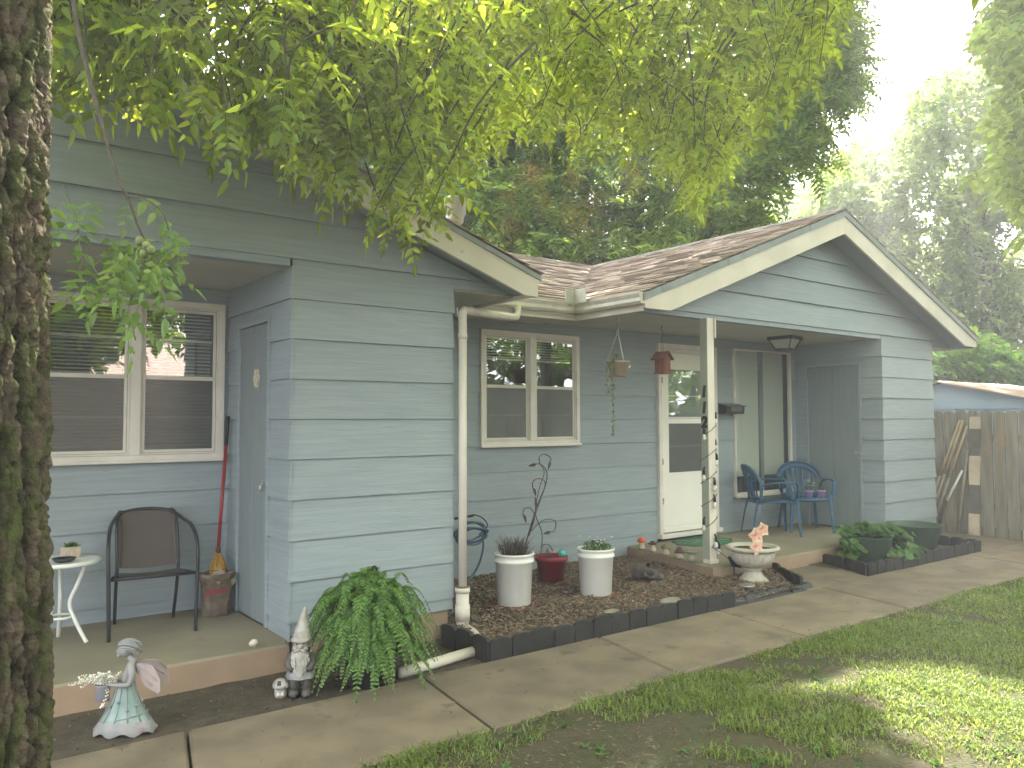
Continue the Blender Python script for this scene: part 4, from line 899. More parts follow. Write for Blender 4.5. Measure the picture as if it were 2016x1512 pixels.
# ------------------------------------------------------------------ black plastic edging
def edging(name, pts, label, h=.13, seg=.165, flat=False, zoff=0):
    t = thing(name, label, 'garden edging', (pts[0][0], pts[0][1], 0), 0, 'black plastic garden edging')
    for (a, c) in zip(pts[:-1], pts[1:]):
        a = Vector(a); c = Vector(c); L = (c-a).length; n = max(1, round(L/seg)); d = (c-a)/n; u = d.normalized(); nn = Vector((-u.y, u.x))
        for i in range(n):
            p = a+d*i+nn*random.uniform(-.006, .006); j = random.uniform(-.008, .01); hh = h+j; b = MB(); q = Vector((pts[0][0], pts[0][1])); p = p-q; W = d.length-.006
            pr = [(0, -.08), (W, -.08), (W, hh*.8), (W*.85, hh*.95), (W*.62, hh), (W*.38, hh), (W*.15, hh*.95), (0, hh*.8)]
            tl = random.uniform(-.08, .05)+(.9 if flat else 0)
            V = []
            for o in (-.014, .016):
                for s_, z in pr:
                    off = o*(1.0 if z < 0 else 1.0)+math.sin(tl)*max(z, 0); V.append((p.x+u.x*s_+nn.x*off, p.y+u.y*s_+nn.y*off, z*math.cos(tl)+zoff))
            m = len(pr); b.add(V, [tuple(range(m)), tuple(range(m, 2*m))[::-1]]+[(k, m+k, m+(k+1) % m, (k+1) % m) for k in range(m)])
            b.build('edging_block', BLACKP, t, bevel=.003)
edging('garden_edging', [(2.97, 4.72), (2.98, 4.19), (4.2, 4.165), (5.4, 4.155)], 'black plastic scalloped edging along the near side of the mulch bed', h=.125)
edging('garden_edging', [(5.42, 4.155), (6.55, 4.16)], 'sunken black edging at the far tip of the mulch bed, fallen almost flat', h=.075, flat=True)
edging('garden_edging', [(6.46, 4.24), (6.88, 4.83)], 'short black scalloped edging run between the white urn and the paved pad', h=.10)
edging('garden_edging', [(7.74, 4.80), (7.50, 4.19), (9.93, 4.175), (9.96, 5.02)], 'black scalloped edging boxed round the two green planters', h=.11)

# ------------------------------------------------------------------ skull, stones, tin, solar stake
def bits():
    t = thing('animal_skull', 'dark weathered animal skull lying on the mulch near the porch slab', 'skull', (5.40, 5.12, HZ(5.4, 5.12)), R(-62))
    m = mat('skull_bone', (.055, .048, .042), (.13, .11, .09), scale=12, rough=.75, bump=.4, bscale=40, spots=(7, .56, (.035, .032, .03), (1, 1, 1)))
    me = bpy.data.meshes.new('cranium'); V = [(-.13, 0, .09), (-.07, 0, .115), (0, 0, .11), (.05, 0, .09), (.12, 0, .065), (.17, 0, .045), (.0, -.075, .075), (.0, .075, .075), (.05, -.07, .05), (.05, .07, .05)]
    Ed = [(0, 1), (1, 2), (2, 3), (3, 4), (4, 5), (2, 6), (2, 7), (6, 8), (7, 9), (8, 4), (9, 4)]
    me.from_pydata(V, Ed, []); me.materials.append(m); o = bpy.data.objects.new('cranium', me); C.objects.link(o); o.parent = t
    md = o.modifiers.new('skin', 'SKIN'); md.use_smooth_shade = True
    for i, r in enumerate([.055, .078, .062, .045, .035, .026, .02, .02, .018, .018]): me.skin_vertices[0].data[i].radius = (r, r*.9)
    me.skin_vertices[0].data[1].use_root = True; o.modifiers.new('sub', 'SUBSURF').render_levels = 2
    for s in (-1, 1):
        b = MB(); b.ball((.045, s*.058, .088), (.036, .024, .030), 12, 8); b.build('eye_socket', DARK, t)
    b = MB(); b.tube([(-.08, -.05, .02), (.02, -.055, .012), (.13, -.03, .012), (.16, 0, .014), (.13, .03, .012), (.02, .055, .012), (-.08, .05, .02)], .014, 8); b.build('jaw', m, t)
    b = MB(); b.ball((0, 0, .01), (.11, .07, .018), 14, 8, jit=.35); o = b.build('flat_stone', mat('flat_stone_mat', (.30, .27, .22), (.22, .20, .16), scale=14, rough=.9)); o.location = (4.93, 4.42, HZ(4.93, 4.42)+.015); tag(o, 'flat grey-brown stone on the mulch near the edging, left of the urn', 'stone')
    b = MB(); b.ball((0, 0, .006), (.07, .05, .012), 14, 8, jit=.35); o = b.build('flat_stone', MATS['flat_stone_mat']); o.location = (4.35, 4.50, HZ(4.35, 4.5)+.014); tag(o, 'small flat stone on the mulch in front of the flowering white bucket', 'stone')
    b = MB(); b.lathe([(.06, 0), (.072, .012), (.070, .018), (.055, .020), (.0, .024)], n=22); o = b.build('ground_light', mat('steel_disc', (.45, .45, .43), rough=.3, metal=.8)); o.location = (5.92, 4.42, HZ(5.92, 4.42)+.012); tag(o, 'small round metal disc light on the mulch in front of the urn', 'garden light')
    t = thing('solar_stake', 'small black solar panel on a stake against the porch slab corner below the post', 'solar panel', (6.24, 4.80, 0), R(-20))
    b = MB(); b.tube([(0, 0, -.03), (0, 0, .13)], .009, 8); b.build('stake', BLACKP, t)
    b = MB(); M = Matrix.Translation((0, -.01, .17)) @ Matrix.Rotation(R(50), 4, 'X') @ Matrix.Rotation(R(20), 4, 'Y'); b.box((-.065, -.05, -.006), (.065, .05, .006), M); b.build('panel', mat('solar_cell', (.03, .033, .04), rough=.25), t)
bits()
def porch_mushrooms():
    spec = [((6.315, 6.06), 'round', (.62, .10, .03), 'bright orange-capped ceramic mushroom nearest the wall in the row on the slab edge'),
            ((6.27, 5.86), 'hat', (.10, .05, .045), 'second ceramic mushroom from the wall, dark maroon upturned cap'),
            ((6.22, 5.63), 'cone', (.17, .14, .075), 'middle ceramic mushroom of the row, olive-brown conical cap'),
            ((6.175, 5.41), 'bell', (.085, .045, .04), 'dark brown bell-capped ceramic mushroom next to the green one'),
            ((6.14, 5.22), 'star', (.21, .24, .16), 'pale green ceramic mushroom with curled rim nearest the post')]
    st = mat('mushroom_stem', (.52, .43, .31), (.44, .35, .25), scale=20, rough=.6)
    for i, ((x, y), k, c, lab) in enumerate(spec):
        t = thing('ceramic_mushroom', lab, 'mushroom ornament', (x, y, .131), random.uniform(0, 6), 'ceramic mushrooms lined up on the slab')
        b = MB(); b.lathe([(.033, 0), (.037, .012), (.033, .035), (.022, .06), (.018, .075)], n=16); b.build('stem', st if k != 'star' else mat('green_stem', (.30, .29, .21), (.24, .24, .17), scale=20, rough=.6), t)
        P = {'round': [(.03, .066), (.048, .07), (.047, .085), (.036, .105), (.018, .118), (.002, .121)], 'hat': [(.02, .068), (.052, .078), (.053, .084), (.030, .088), (.022, .105), (.002, .112)],
             'cone': [(.03, .066), (.055, .068), (.050, .078), (.032, .10), (.014, .116), (.002, .118)], 'bell': [(.03, .060), (.056, .055), (.050, .068), (.030, .09), (.024, .108), (.002, .116)],
             'star': [(.018, .066), (.040, .070), (.056, .086), (.050, .090), (.028, .086), (.002, .096)]}[k]
        b = MB(); b.lathe(P, n=20, fl=.10 if k == 'star' else 0, nf=5); b.build('cap', mat('mushroom_cap_%d' % i, c, tuple(q*.75 for q in c), scale=14, rough=.4), t)
porch_mushrooms()
def mat_rug():
    t = thing('door_mat', 'round green leaf-shaped rubber mat on the porch in front of the storm door', 'door mat', (7.22, 5.98, .131), R(8))
    b = MB(); n = 60; vs = [(0, 0, .012)]
    for k in range(n): a = 6.283*k/n; r = .36*(1+.04*math.sin(a*9)); vs.append((r*math.cos(a)*1.15, r*math.sin(a)*.80, .010))
    for k in range(n): a = 6.283*k/n; r = .365*(1+.04*math.sin(a*9)); vs.append((r*math.cos(a)*1.15, r*math.sin(a)*.80, .0))
    b.add(vs, [(0, 1+k, 1+(k+1) % n) for k in range(n)]+[(1+k, n+1+k, n+1+(k+1) % n, 1+(k+1) % n) for k in range(n)]); b.build('pad', mat('green_rubber', (.05, .15, .085), (.035, .09, .055), scale=6, rough=.75), t)
    b = MB()
    for k in range(11):
        a = 6.283*k/11+.2; b.tube([(.05*math.cos(a), .04*math.sin(a), .012), (.2*math.cos(a+.25), .15*math.sin(a+.25), .014), (.37*math.cos(a+.3), .26*math.sin(a+.3), .012)], .007, 6, flat=.5)
    b.build('veins', mat('light_green_rubber', (.14, .25, .14), rough=.75), t)
mat_rug()
def urn():
    t = thing('garden_urn', 'pale stone-coloured fluted pedestal urn at the front of the mulch bed', 'urn', (6.28, 4.62, -.01))
    m = mat('urn_stone', (.46, .43, .36), (.39, .36, .30), scale=10, rough=.7, bump=.15, bscale=60)
    b = MB(); b.lathe([(.160, 0), (.160, .018), (.150, .030), (.135, .038)], n=60); b.lathe([(.135, .038), (.10, .065), (.075, .10), (.062, .125)], n=60, fl=.05, nf=20); b.lathe([(.062, .125), (.078, .132), (.085, .142), (.078, .150), (.064, .155)], n=60); b.build('pedestal', m, t)
    b = MB(); b.lathe([(.064, .155), (.10, .162), (.15, .185), (.185, .225), (.197, .27), (.197, .30)], n=96, fl=.022, nf=24)
    b.lathe([(.197, .30), (.205, .31), (.235, .318), (.243, .330), (.240, .345), (.225, .352), (.205, .350), (.195, .338), (.19, .32), (.0, .315)], n=60); b.build('bowl', m, t)
    b = MB(); b.lathe([(.192, .320), (.0, .332)], n=30); b.build('soil', SOIL, t)
    pk = mat('pink_cream_petal', (.60, .48, .36), (.58, .30, .24), scale=16, rough=.7, lo=.46, hi=.6)
    pet = mat('pink_petal_core', (.48, .13, .12), (.60, .36, .28), scale=22, rough=.7)
    for (c, nrm, r, lab) in (((6.13, 4.47, .355), (-.35, -.85, .35), .075, 'low pink and cream artificial flower drooping over the urn rim'), ((6.235, 4.55, .44), (-.45, -.85, .2), .082, 'middle pink and cream artificial flower in the urn, facing the lawn'), ((6.43, 4.62, .475), (-.3, -.9, .2), .075, 'highest pink and cream artificial flower, right in the urn')):
        f = thing('artificial_flower', lab, 'artificial flower', c, 0, 'artificial flowers in the urn'); nrm = Vector(nrm).normalized(); s = nrm.orthogonal().normalized(); u = nrm.cross(s)
        b = MB(); bc = MB()
        for k in range(5):
            a = k*1.2566+.3; d = (s*math.cos(a)+u*math.sin(a)); leaf(b, (0, 0, 0), d+nrm*.25, nrm, r, r*.95, fold=.15, droop=.1); leaf(bc, nrm*.004, d+nrm*.30, nrm, r*.66, r*.35, fold=.15, droop=.05)
        b.build('petals', pk, f); bc.build('petal_centre', pet, f); b = MB(); b.tube([(0, 0, 0), -nrm*.03+Vector((0, 0, -.04)), (.02, .03, -(c[2]-.32))], .0035, 6); b.build('stem', mat('green_wire', (.06, .12, .04), rough=.6), f)
urn()
def green_pot(x, y, h, r0, r1, label, z=0):
    t = thing('green_planter', label, 'planter', (x, y, z), 0, 'large green plastic planters')
    b = MB(); b.lathe([(r0, 0), (r0+.005, .005), ((r0+r1)/2, h*.45), ((r0+r1)/2+.004, h*.46), (r1*.97, h*.80), (r1*.985, h*.81), (r1, h), (r1+.012, h+.004), (r1+.010, h+.015), (r1-.01, h+.01), (r1-.02, h-.04), (.0, h-.05)], n=44); b.build('pot', mat('green_plastic', (.040, .075, .052), (.055, .095, .065), scale=5, rough=.5), t)
    b = MB(); b.lathe([(r1-.022, h-.045), (.0, h-.035)], n=30); b.build('soil', SOIL, t)
    return t
g1 = green_pot(8.27, 4.62, .25, .19, .25, 'green plastic planter overflowing with leafy squash vines, nearer the chairs')
g2 = green_pot(9.45, 4.70, .27, .22, .30, 'wide empty green planter beside the storage corner')
b = MB()
for i in range(300):
    a = random.uniform(0, 6.28); r = random.uniform(.0, .27); blob_leaf(b, (r*math.cos(a), r*math.sin(a), .27+random.uniform(0, .13)*(1-r*2)), (random.uniform(-.6, .6), -.5+random.uniform(-.5, .5), 1), random.uniform(.022, .045))
b.build('leaves', LG, g1)
def vine(name, label, pts, n, rad, leafr, big=False):
    t = thing(name, label, 'plant', (pts[0][0], pts[0][1], 0)); q0 = Vector((pts[0][0], pts[0][1], 0)); b = MB(); st = MB()
    P = [Vector(p)-q0 for p in pts]; st.tube(smooth_path([tuple(p) for p in P]), .005, 6)
    for i in range(n):
        k = random.uniform(0, len(P)-1.001); j = int(k); p = P[j].lerp(P[j+1], k-j)+Vector((random.gauss(0, rad), random.gauss(0, rad), abs(random.gauss(0, rad*.7))+.02))
        if i % 3 == 0: st.tube([P[j].lerp(P[j+1], k-j), p], .002, 4)
        blob_leaf(b, p, (random.uniform(-.7, .5), -.8+random.uniform(-.4, .5), .9), leafr*random.uniform(.6, 1.2), 9)
    b.build('leaves', LG, t); st.build('stem', mat('green_stalk', (.09, .14, .05), rough=.6), t)
vine('squash_vine', 'leafy squash vine trailing down the porch side of the green planter', [(8.22, 4.72, .28), (8.0, 4.68, .25), (7.90, 4.60, .12), (7.85, 4.52, .03)], 150, .055, .045)
vine('squash_vine', 'bright squash vine spilling over the edging between the two green planters', [(8.45, 4.52, .30), (8.60, 4.42, .22), (8.62, 4.32, .10), (8.50, 4.26, .06), (8.2, 4.27, .05)], 170, .05, .05)

# ------------------------------------------------------------------ blue chairs
def plastic_chair(label, loc, rz):
    """monobloc armchair facing local -y"""
    t = thing('plastic_chair', label, 'chair', loc, rz, 'blue plastic armchairs on the porch')
    b = MB(); n = 12; V = []
    def seatp(u, v): # u -1..1 across, v 0..1 front->back
        return (u*(.235-.035*v), -.23+.43*v, .42-.028*v-.012*(1-u*u)*math.sin(v*3.1)+(-.02*max(0, .12-v)/.12 if v < .12 else 0))
    for th in (0, -.018):
        for j in range(n+1):
            for i in range(n+1): p = seatp(-1+2*i/n, j/n); V.append((p[0], p[1], p[2]+th))
    m = (n+1)**2; F = []
    for j in range(n):
        for i in range(n): a = j*(n+1)+i; F += [(a, a+1, a+n+2, a+n+1), (m+a, m+a+n+1, m+a+n+2, m+a+1)]
    for i in range(n): F += [(i, m+i, m+i+1, i+1), (n*(n+1)+i, n*(n+1)+i+1, m+n*(n+1)+i+1, m+n*(n+1)+i), (i*(n+1), (i+1)*(n+1), m+(i+1)*(n+1), m+i*(n+1)), (i*(n+1)+n, m+i*(n+1)+n, m+(i+1)*(n+1)+n, (i+1)*(n+1)+n)]
    b.add(V, F, True); b.tube([(-.235, -.235, .405), (0, -.245, .398), (.235, -.235, .405)], .02, 8, flat=1.3); b.build('seat', BLUEP, t)
    # back: arched rim with fanned slats
    bk = lambda u, z: .20+.13*(z-.40)/.44-.06*u*u   # y of back surface
    b = MB(); rim = []
    for i in range(29):
        a = math.pi*i/28; x = -.275*math.cos(a); z = .60+.235*math.sin(a)**.8; rim.append((x, bk(x/.275, z)-.01, z))
    rim = [(-.205, .19, .40), (-.245, .185, .50)]+rim+[(.245, .185, .50), (.205, .19, .40)]
    b.tube(smooth_path(rim, 2), .021, 8, flat=.62)
    for k in range(7):
        u = (k-3)/3; x0 = u*.075; x1 = u*.225; w0, w1 = .020, .040; zt = .60+.235*math.sqrt(max(0, 1-(x1/.275)**2))**.9; m_ = 9; V = []
        for j in range(m_):
            s = j/(m_-1); z = .40+(zt-.40)*s; x = x0*1.6+(x1-x0*1.6)*s**.9; w_ = (w0+(w1-w0)*s)*.5; y = bk(x/.275, z)
            V += [(x-w_, y-.006, z), (x+w_, y-.006, z), (x+w_, y+.006, z), (x-w_, y+.006, z)]
        b.add(V, [(j*4+i, j*4+(i+1) % 4, j*4+4+(i+1) % 4, j*4+4+i) for j in range(m_-1) for i in range(4)], True)
    V = []; n2 = 14
    for i in range(n2+1):
        x = -.205+.41*i/n2
        for zz, dd in ((.385, 0), (.455, 0), (.455, .012), (.385, .012)): V.append((x, bk(x/.275, zz)-.004+dd, zz))
    b.add(V, [(j*4+i, j*4+(i+1) % 4, j*4+4+(i+1) % 4, j*4+4+i) for j in range(n2) for i in range(4)], True)
    # crown band joining the slat tops
    V = []
    for i in range(25):
        a = math.pi*(.08+.84*i/24); x = -.262*math.cos(a); z = .60+.225*math.sin(a)**.8; x2 = -.225*math.cos(a); z2 = .585+.175*math.sin(a)
        V += [(x, bk(x/.275, z)-.012, z), (x2, bk(x2/.275, z2)-.008, z2), (x2, bk(x2/.275, z2)+.004, z2), (x, bk(x/.275, z)+.002, z)]
    b.add(V, [(j*4+i, j*4+(i+1) % 4, j*4+4+(i+1) % 4, j*4+4+i) for j in range(24) for i in range(4)], True)
    b.build('backrest', BLUEP, t)
    for s in (-1, 1):
        b = MB(); P = smooth_path([(s*.262, .165, .60), (s*.285, .10, .635), (s*.295, -.02, .645), (s*.295, -.16, .645), (s*.292, -.225, .625), (s*.282, -.245, .56), (s*.262, -.238, .44)], 5)
        V = []
        for i, p in enumerate(P):
            q = Vector(P[min(i+1, len(P)-1)])-Vector(P[max(i-1, 0)]); q.normalize(); sd = Vector((s, 0, 0)); up = q.cross(sd).normalized()*s; hw = .024
            for a_, c_ in ((-hw, 0), (hw, 0), (hw, -.016), (-hw, -.016)):
                v = Vector(p)+sd*a_+(-up if up.z < 0 else up)*c_*(1) if i < len(P)*.55 else Vector(p)+sd*a_+Vector((0, 1, 0))*(-c_)
                V.append(tuple(v))
        b.add(V, [(j*4+i, j*4+(i+1) % 4, j*4+4+(i+1) % 4, j*4+4+i) for j in range(len(P)-1) for i in range(4)]+[(0, 1, 2, 3)], True); b.build('arm', BLUEP, t)
        for fy, foot, lab in ((-.225, (-.262), 'leg'), (.19, .275, 'leg')):
            b = MB(); tx = s*(.235 if fy < 0 else .195); bx = s*(.262 if fy < 0 else .245)
            V = []
            for z, kx in ((.47 if fy < 0 else .42, 0), (.25, .5), (0, 1)):
                x = tx+(bx-tx)*kx; y = fy+(foot-fy)*kx; w_ = .032-.012*kx; th = .006
                V += [(x+s*.008, y-w_*(1 if fy < 0 else -.2), z), (x+s*.008, y+w_*(1 if fy > 0 else .3), z), (x-s*th, y+w_*(1 if fy > 0 else .3), z), (x-s*.035*(1-.4*kx), y+w_*(.9 if fy > 0 else -.55), z), (x-s*.035*(1-.4*kx), y-w_*(1 if fy < 0 else -.6), z)]
            b.add(V, [(j*5+i, j*5+(i+1) % 5, j*5+5+(i+1) % 5, j*5+5+i) for j in range(2) for i in range(5)]+[tuple(range(5)), tuple(range(10, 15))]); b.build('leg', BLUEP, t, bevel=.004)
    return t
ca = plastic_chair('blue plastic armchair turned sideways beside the porch post window', (8.33, 5.86, .131), R(53))
cb = copy_tree(ca); cb.location = (8.95, 5.80, .131); cb.rotation_euler = (0, 0, R(-39)); cb['label'] = 'blue plastic armchair holding two purple flower pots, nearest the storage door'
def flower_pot(x, y, label, white):
    t = thing('flower_pot', label, 'flower pot', (x, y, .545), 0, 'purple flower pots on the chair')
    b = MB(); b.lathe([(.032, 0), (.045, .075), (.050, .077), (.050, .092), (.044, .092), (.0, .085)], n=20); b.build('pot', mat('lilac_pot', (.42, .30, .56), rough=.45), t)
    b = MB()
    for i in range(110):
        a = random.uniform(0, 6.28); r = random.uniform(0, .05); leaf(b, (r*math.cos(a), r*math.sin(a), .09+random.uniform(0, .10)), (random.uniform(-1, 1), random.uniform(-1, 1), random.uniform(0, 1)), (0, 0, 1), .026, .008)
    b.build('foliage', LG, t); f = MB()
    for i in range(22 if white else 9):
        a = random.uniform(0, 6.28); r = random.uniform(0, .07); p = Vector((r*math.cos(a), r*math.sin(a), .17+random.uniform(-.02, .06)))
        for k in range(5): leaf(f, p, (math.cos(k*1.256), math.sin(k*1.256)-.4, .5), (0, -.5, 1), .012, .010)
    f.build('flowers', mat('white_petal', (.72, .70, .66), rough=.6) if white else mat('violet_petal', (.30, .20, .50), rough=.6), t)
flower_pot(8.87, 5.68, 'small purple pot of white flowers on the right blue chair', True)
flower_pot(9.0, 5.60, 'small purple pot of violet flowers beside the white-flowered one on the chair', False)

# ------------------------------------------------------------------ things hanging, mailbox, porch light, string lights
def hanging():
    X, Y = 5.455, 5.52
    t = thing('hanging_basket', 'beige plastic hanging basket with one long trailing vine under the porch ceiling', 'hanging planter', (X, Y, 2.50))
    b = MB(); b.lathe([(.070, -.57), (.105, -.445), (.112, -.445), (.114, -.425), (.104, -.425), (.0, -.45)], n=30); b.build('pot', mat('beige_plastic', (.42, .35, .25), (.37, .31, .22), scale=8, rough=.5), t)
    b = MB(); b.lathe([(.078, -.575), (.08, -.565), (.06, -.56)], n=24); b.build('saucer', mat('brown_plastic', (.28, .16, .10), rough=.6), t)
    b = MB()
    for a in (.2, 2.3, 4.4): b.tube([(.11*math.cos(a), .11*math.sin(a), -.43), (.012*math.cos(a), .012*math.sin(a), -.17), (0, 0, -.07)], .0035, 5)
    b.tube(smooth_path([(0, 0, -.07), (.02, 0, -.055), (.02, 0, -.025), (-.005, 0, -.015), (-.012, 0, -.035)]), .004, 6); b.tube([(.0, 0, 0), (.0, 0, -.04)], .003, 5); b.build('hanger', WHP, t)
    b = MB(); b.prism([(.03, -.106, -.50), (.075, -.087, -.49), (.075, -.092, -.465), (.03, -.111, -.475)], (0, -.002, 0)); b.build('tag', WHP, t)
    b = MB(); st = MB()
    for P in ([(-.06, -.02, -.43), (-.13, -.05, -.44), (-.15, -.06, -.60), (-.13, -.06, -.80), (-.13, -.06, -1.02), (-.14, -.06, -1.12)], [(-.05, 0, -.43), (-.11, -.04, -.42), (-.13, -.05, -.55), (-.11, -.05, -.70)], [(-.02, 0, -.43), (-.03, 0, -.37), (-.05, 0, -.36)], [(-.06, 0, -.43), (-.16, -.03, -.46), (-.19, -.04, -.62), (-.165, -.04, -.74)]):
        Q = smooth_path(P, 7); st.tube(Q, .0016, 4)
        for q in Q:
            for k in range(2): leaf(b, q, (random.uniform(-1, 1), random.uniform(-1, 1), random.uniform(-.9, .4)), (0, -.3, 1), random.uniform(.02, .045), .016)
    b.build('vine_leaves', leaf_mat('pale_vine_leaf', (.20, .24, .10), (.3, .38, .1), tw=.25), t); st.build('vine_stem', mat('pale_stalk', (.25, .25, .13), rough=.7), t)
    X, Y = 6.30, 5.72
    t = thing('birdhouse', 'small red-brown slatted wooden birdhouse hanging in front of the storm door', 'birdhouse', (X, Y, 2.50), R(8))
    wd = mat('red_cedar', (.27, .095, .05), (.17, .06, .035), scale=6, rough=.7, stretch=(12, 12, 1), bump=.3, bscale=20)
    b = MB(); b.prism([(-.06, -.055, -.50), (.06, -.055, -.50), (.06, -.055, -.345), (0, -.055, -.29), (-.06, -.055, -.345)], (0, .11, 0)); b.build('box', wd, t)
    b = MB()
    for k in range(5): b.box((-.056+k*.024, -.062, -.49), (-.056+k*.024+.017, -.056, -.35))
    b.box((-.07, -.075, -.512), (.07, .065, -.501)); b.build('slats', wd, t)
    for s in (-1, 1):
        b = MB(); b.prism([(0, -.085, -.275), (s*.088, -.085, -.352), (s*.088, -.085, -.366), (0, -.085, -.289)][::s], (0, .17, 0)); b.build('roof_panel', wd, t)
    b = MB(); b.tube([(-.02, 0, -.29), (-.006, 0, -.11)], .0015, 4); b.tube([(.02, 0, -.29), (.006, 0, -.11)], .0015, 4); b.tube(smooth_path([(.0, 0, -.11), (.02, 0, -.095), (.012, 0, -.07), (-.012, 0, -.05), (-.015, 0, -.02), (0, 0, -.008), (.012, 0, -.02)]), .0028, 6); b.tube([(0, 0, 0), (0, 0, -.03)], .002, 4); b.build('hanger', mat('rusty_wire', (.12, .07, .05), rough=.7), t)
    t = thing('porch_light', 'black-framed square ceiling lantern with frosted panes under the right porch roof', 'ceiling light', (8.36, 5.64, 2.50), R(10))
    b = MB(); b.box((-.155, -.155, -.04), (.155, .155, -.001))
    for sx in (-1, 1):
        for sy in (-1, 1): b.tube([(sx*.135, sy*.135, -.04), (sx*.085, sy*.085, -.15)], .007, 5)
    for sx in (-1, 1): b.tube([(sx*.085, -.085, -.15), (sx*.085, .085, -.15)], .006, 5); b.tube([(-.085, sx*.085, -.15), (.085, sx*.085, -.15)], .006, 5)
    b.build('frame', BLKM, t); b = MB(); V = [(-.128, -.128, -.041), (.128, -.128, -.041), (.128, .128, -.041), (-.128, .128, -.041), (-.081, -.081, -.148), (.081, -.081, -.148), (.081, .081, -.148), (-.081, .081, -.148)]
    b.add(V, [(0, 1, 5, 4), (1, 2, 6, 5), (2, 3, 7, 6), (3, 0, 4, 7), (4, 5, 6, 7)]); b.build('panes', mat('frosted_glass', (.42, .42, .38), (.36, .36, .33), scale=12, rough=.35), t)
    t = thing('mailbox', 'black metal wall mailbox beside the tall window', 'mailbox', (8.07, 6.25, 1.58))
    b = MB(); b.prism([(-.17, .02, 0), (-.17, -.10, 0), (-.17, -.11, .10), (-.17, .02, .13)], (.34, 0, 0)); b.build('body', BLKM, t, bevel=.004)
    b = MB(); b.prism([(-.185, .02, .131), (-.185, -.13, .095), (-.185, -.13, .088), (-.185, .02, .123)], (.37, 0, 0)); b.box((-.11, -.118, .03), (.11, -.108, .09)); b.build('lid', mat('grey_metal', (.10, .10, .105), rough=.4), t)
hanging()
def string_lights():
    t = thing('string_lights', 'black cord of clear bulb lights wound around the white porch post', 'string lights', (6.2, 5.05, .13))
    hx, hy = .058, .053; cord = MB(); P = []
    def ring(a):
        c, s = math.cos(a), math.sin(a); k = 1/max(abs(c)/hx, abs(s)/hy); return c*k, s*k
    turns = 5.6; N = 240; z0, z1 = .16, 1.40
    for i in range(N+1):
        u = i/N; x, y = ring(-2.2+u*turns*6.283); P.append((x, y, z0+(z1-z0)*u))
    cord.tube(P, .0035, 6); cord.tube(smooth_path([P[-1], (.066, -.05, 1.44), (.066, -.035, 1.44)]), .0035, 5)
    cord.tube(smooth_path([P[0], (.0, -.12, .12), (.03, -.22, .05), (.05, -.255, .04)]), .0035, 5)
    cord.build('cord', BLACKP, t)
    gl = mat('bulb_glass', (.55, .55, .50), rough=.12, spec=.7)
    for (x, y, z) in ((.066, -.035, 1.42), (-.075, -.01, 1.27), (.066, -.03, 1.16), (.064, -.045, 1.02), (-.075, .0, .88), (.004, -.066, .78), (.0, -.066, .62), (-.074, .01, .40), (.01, -.067, .24), (.055, -.066, .17)):
        b = MB(); b.tube([(x, y, z+.03), (x, y, z+.01), (x, y, z-.03)], [.008, .013, .014], 10); b.tube([(x*.8, y*.8, z+.045), (x, y, z+.02)], .008, 6); b.build('socket', BLACKP, t)
        b = MB(); b.lathe([(.008, -.03), (.016, -.048), (.021, -.068), (.016, -.086), (.003, -.092)], (x, y, z), 12); b.build('bulb', gl, t)
string_lights()

# ------------------------------------------------------------------ fence, shed, lumber
def fence():
    t = thing('wooden_fence', 'weathered grey-brown dog-eared picket fence beside the right storage corner', 'fence', (11.4, 3.0, -.04))
    mm = mat('weathered_wood', (.25, .225, .185), (.165, .148, .122), scale=2.6, rough=.9, stretch=(6, 6, .7), bump=.5, bscale=12, island=.22, spots=(2.2, .64, (.26, .20, .14), (1, 1, .5)))
    y = -1.2; i = 0
    while y < 5.6:
        w_ = .142; h = 1.655+random.uniform(-.008, .008); c = .03; b = MB(); o = random.uniform(-.004, .004)
        b.prism([(o, y, 0), (o, y+w_, 0), (o, y+w_, h-c), (o, y+w_-c, h), (o, y+c, h), (o, y, h-c)][::-1], (.018, 0, 0)); b.build('picket', mm, t); y += .156; i += 1
    b = MB(); b.box((.022, -1.2, .35), (.06, 5.8, .44)); b.build('rail', mm, t); b = MB(); b.box((.022, -1.2, 1.25), (.06, 5.8, 1.34)); b.build('rail', mm, t)
    for yy in (-.2, 2.05, 4.4):
        b = MB(); b.box((.062, yy, -.1), (.15, yy+.09, 1.45)); b.build('post', mm, t)
fence()
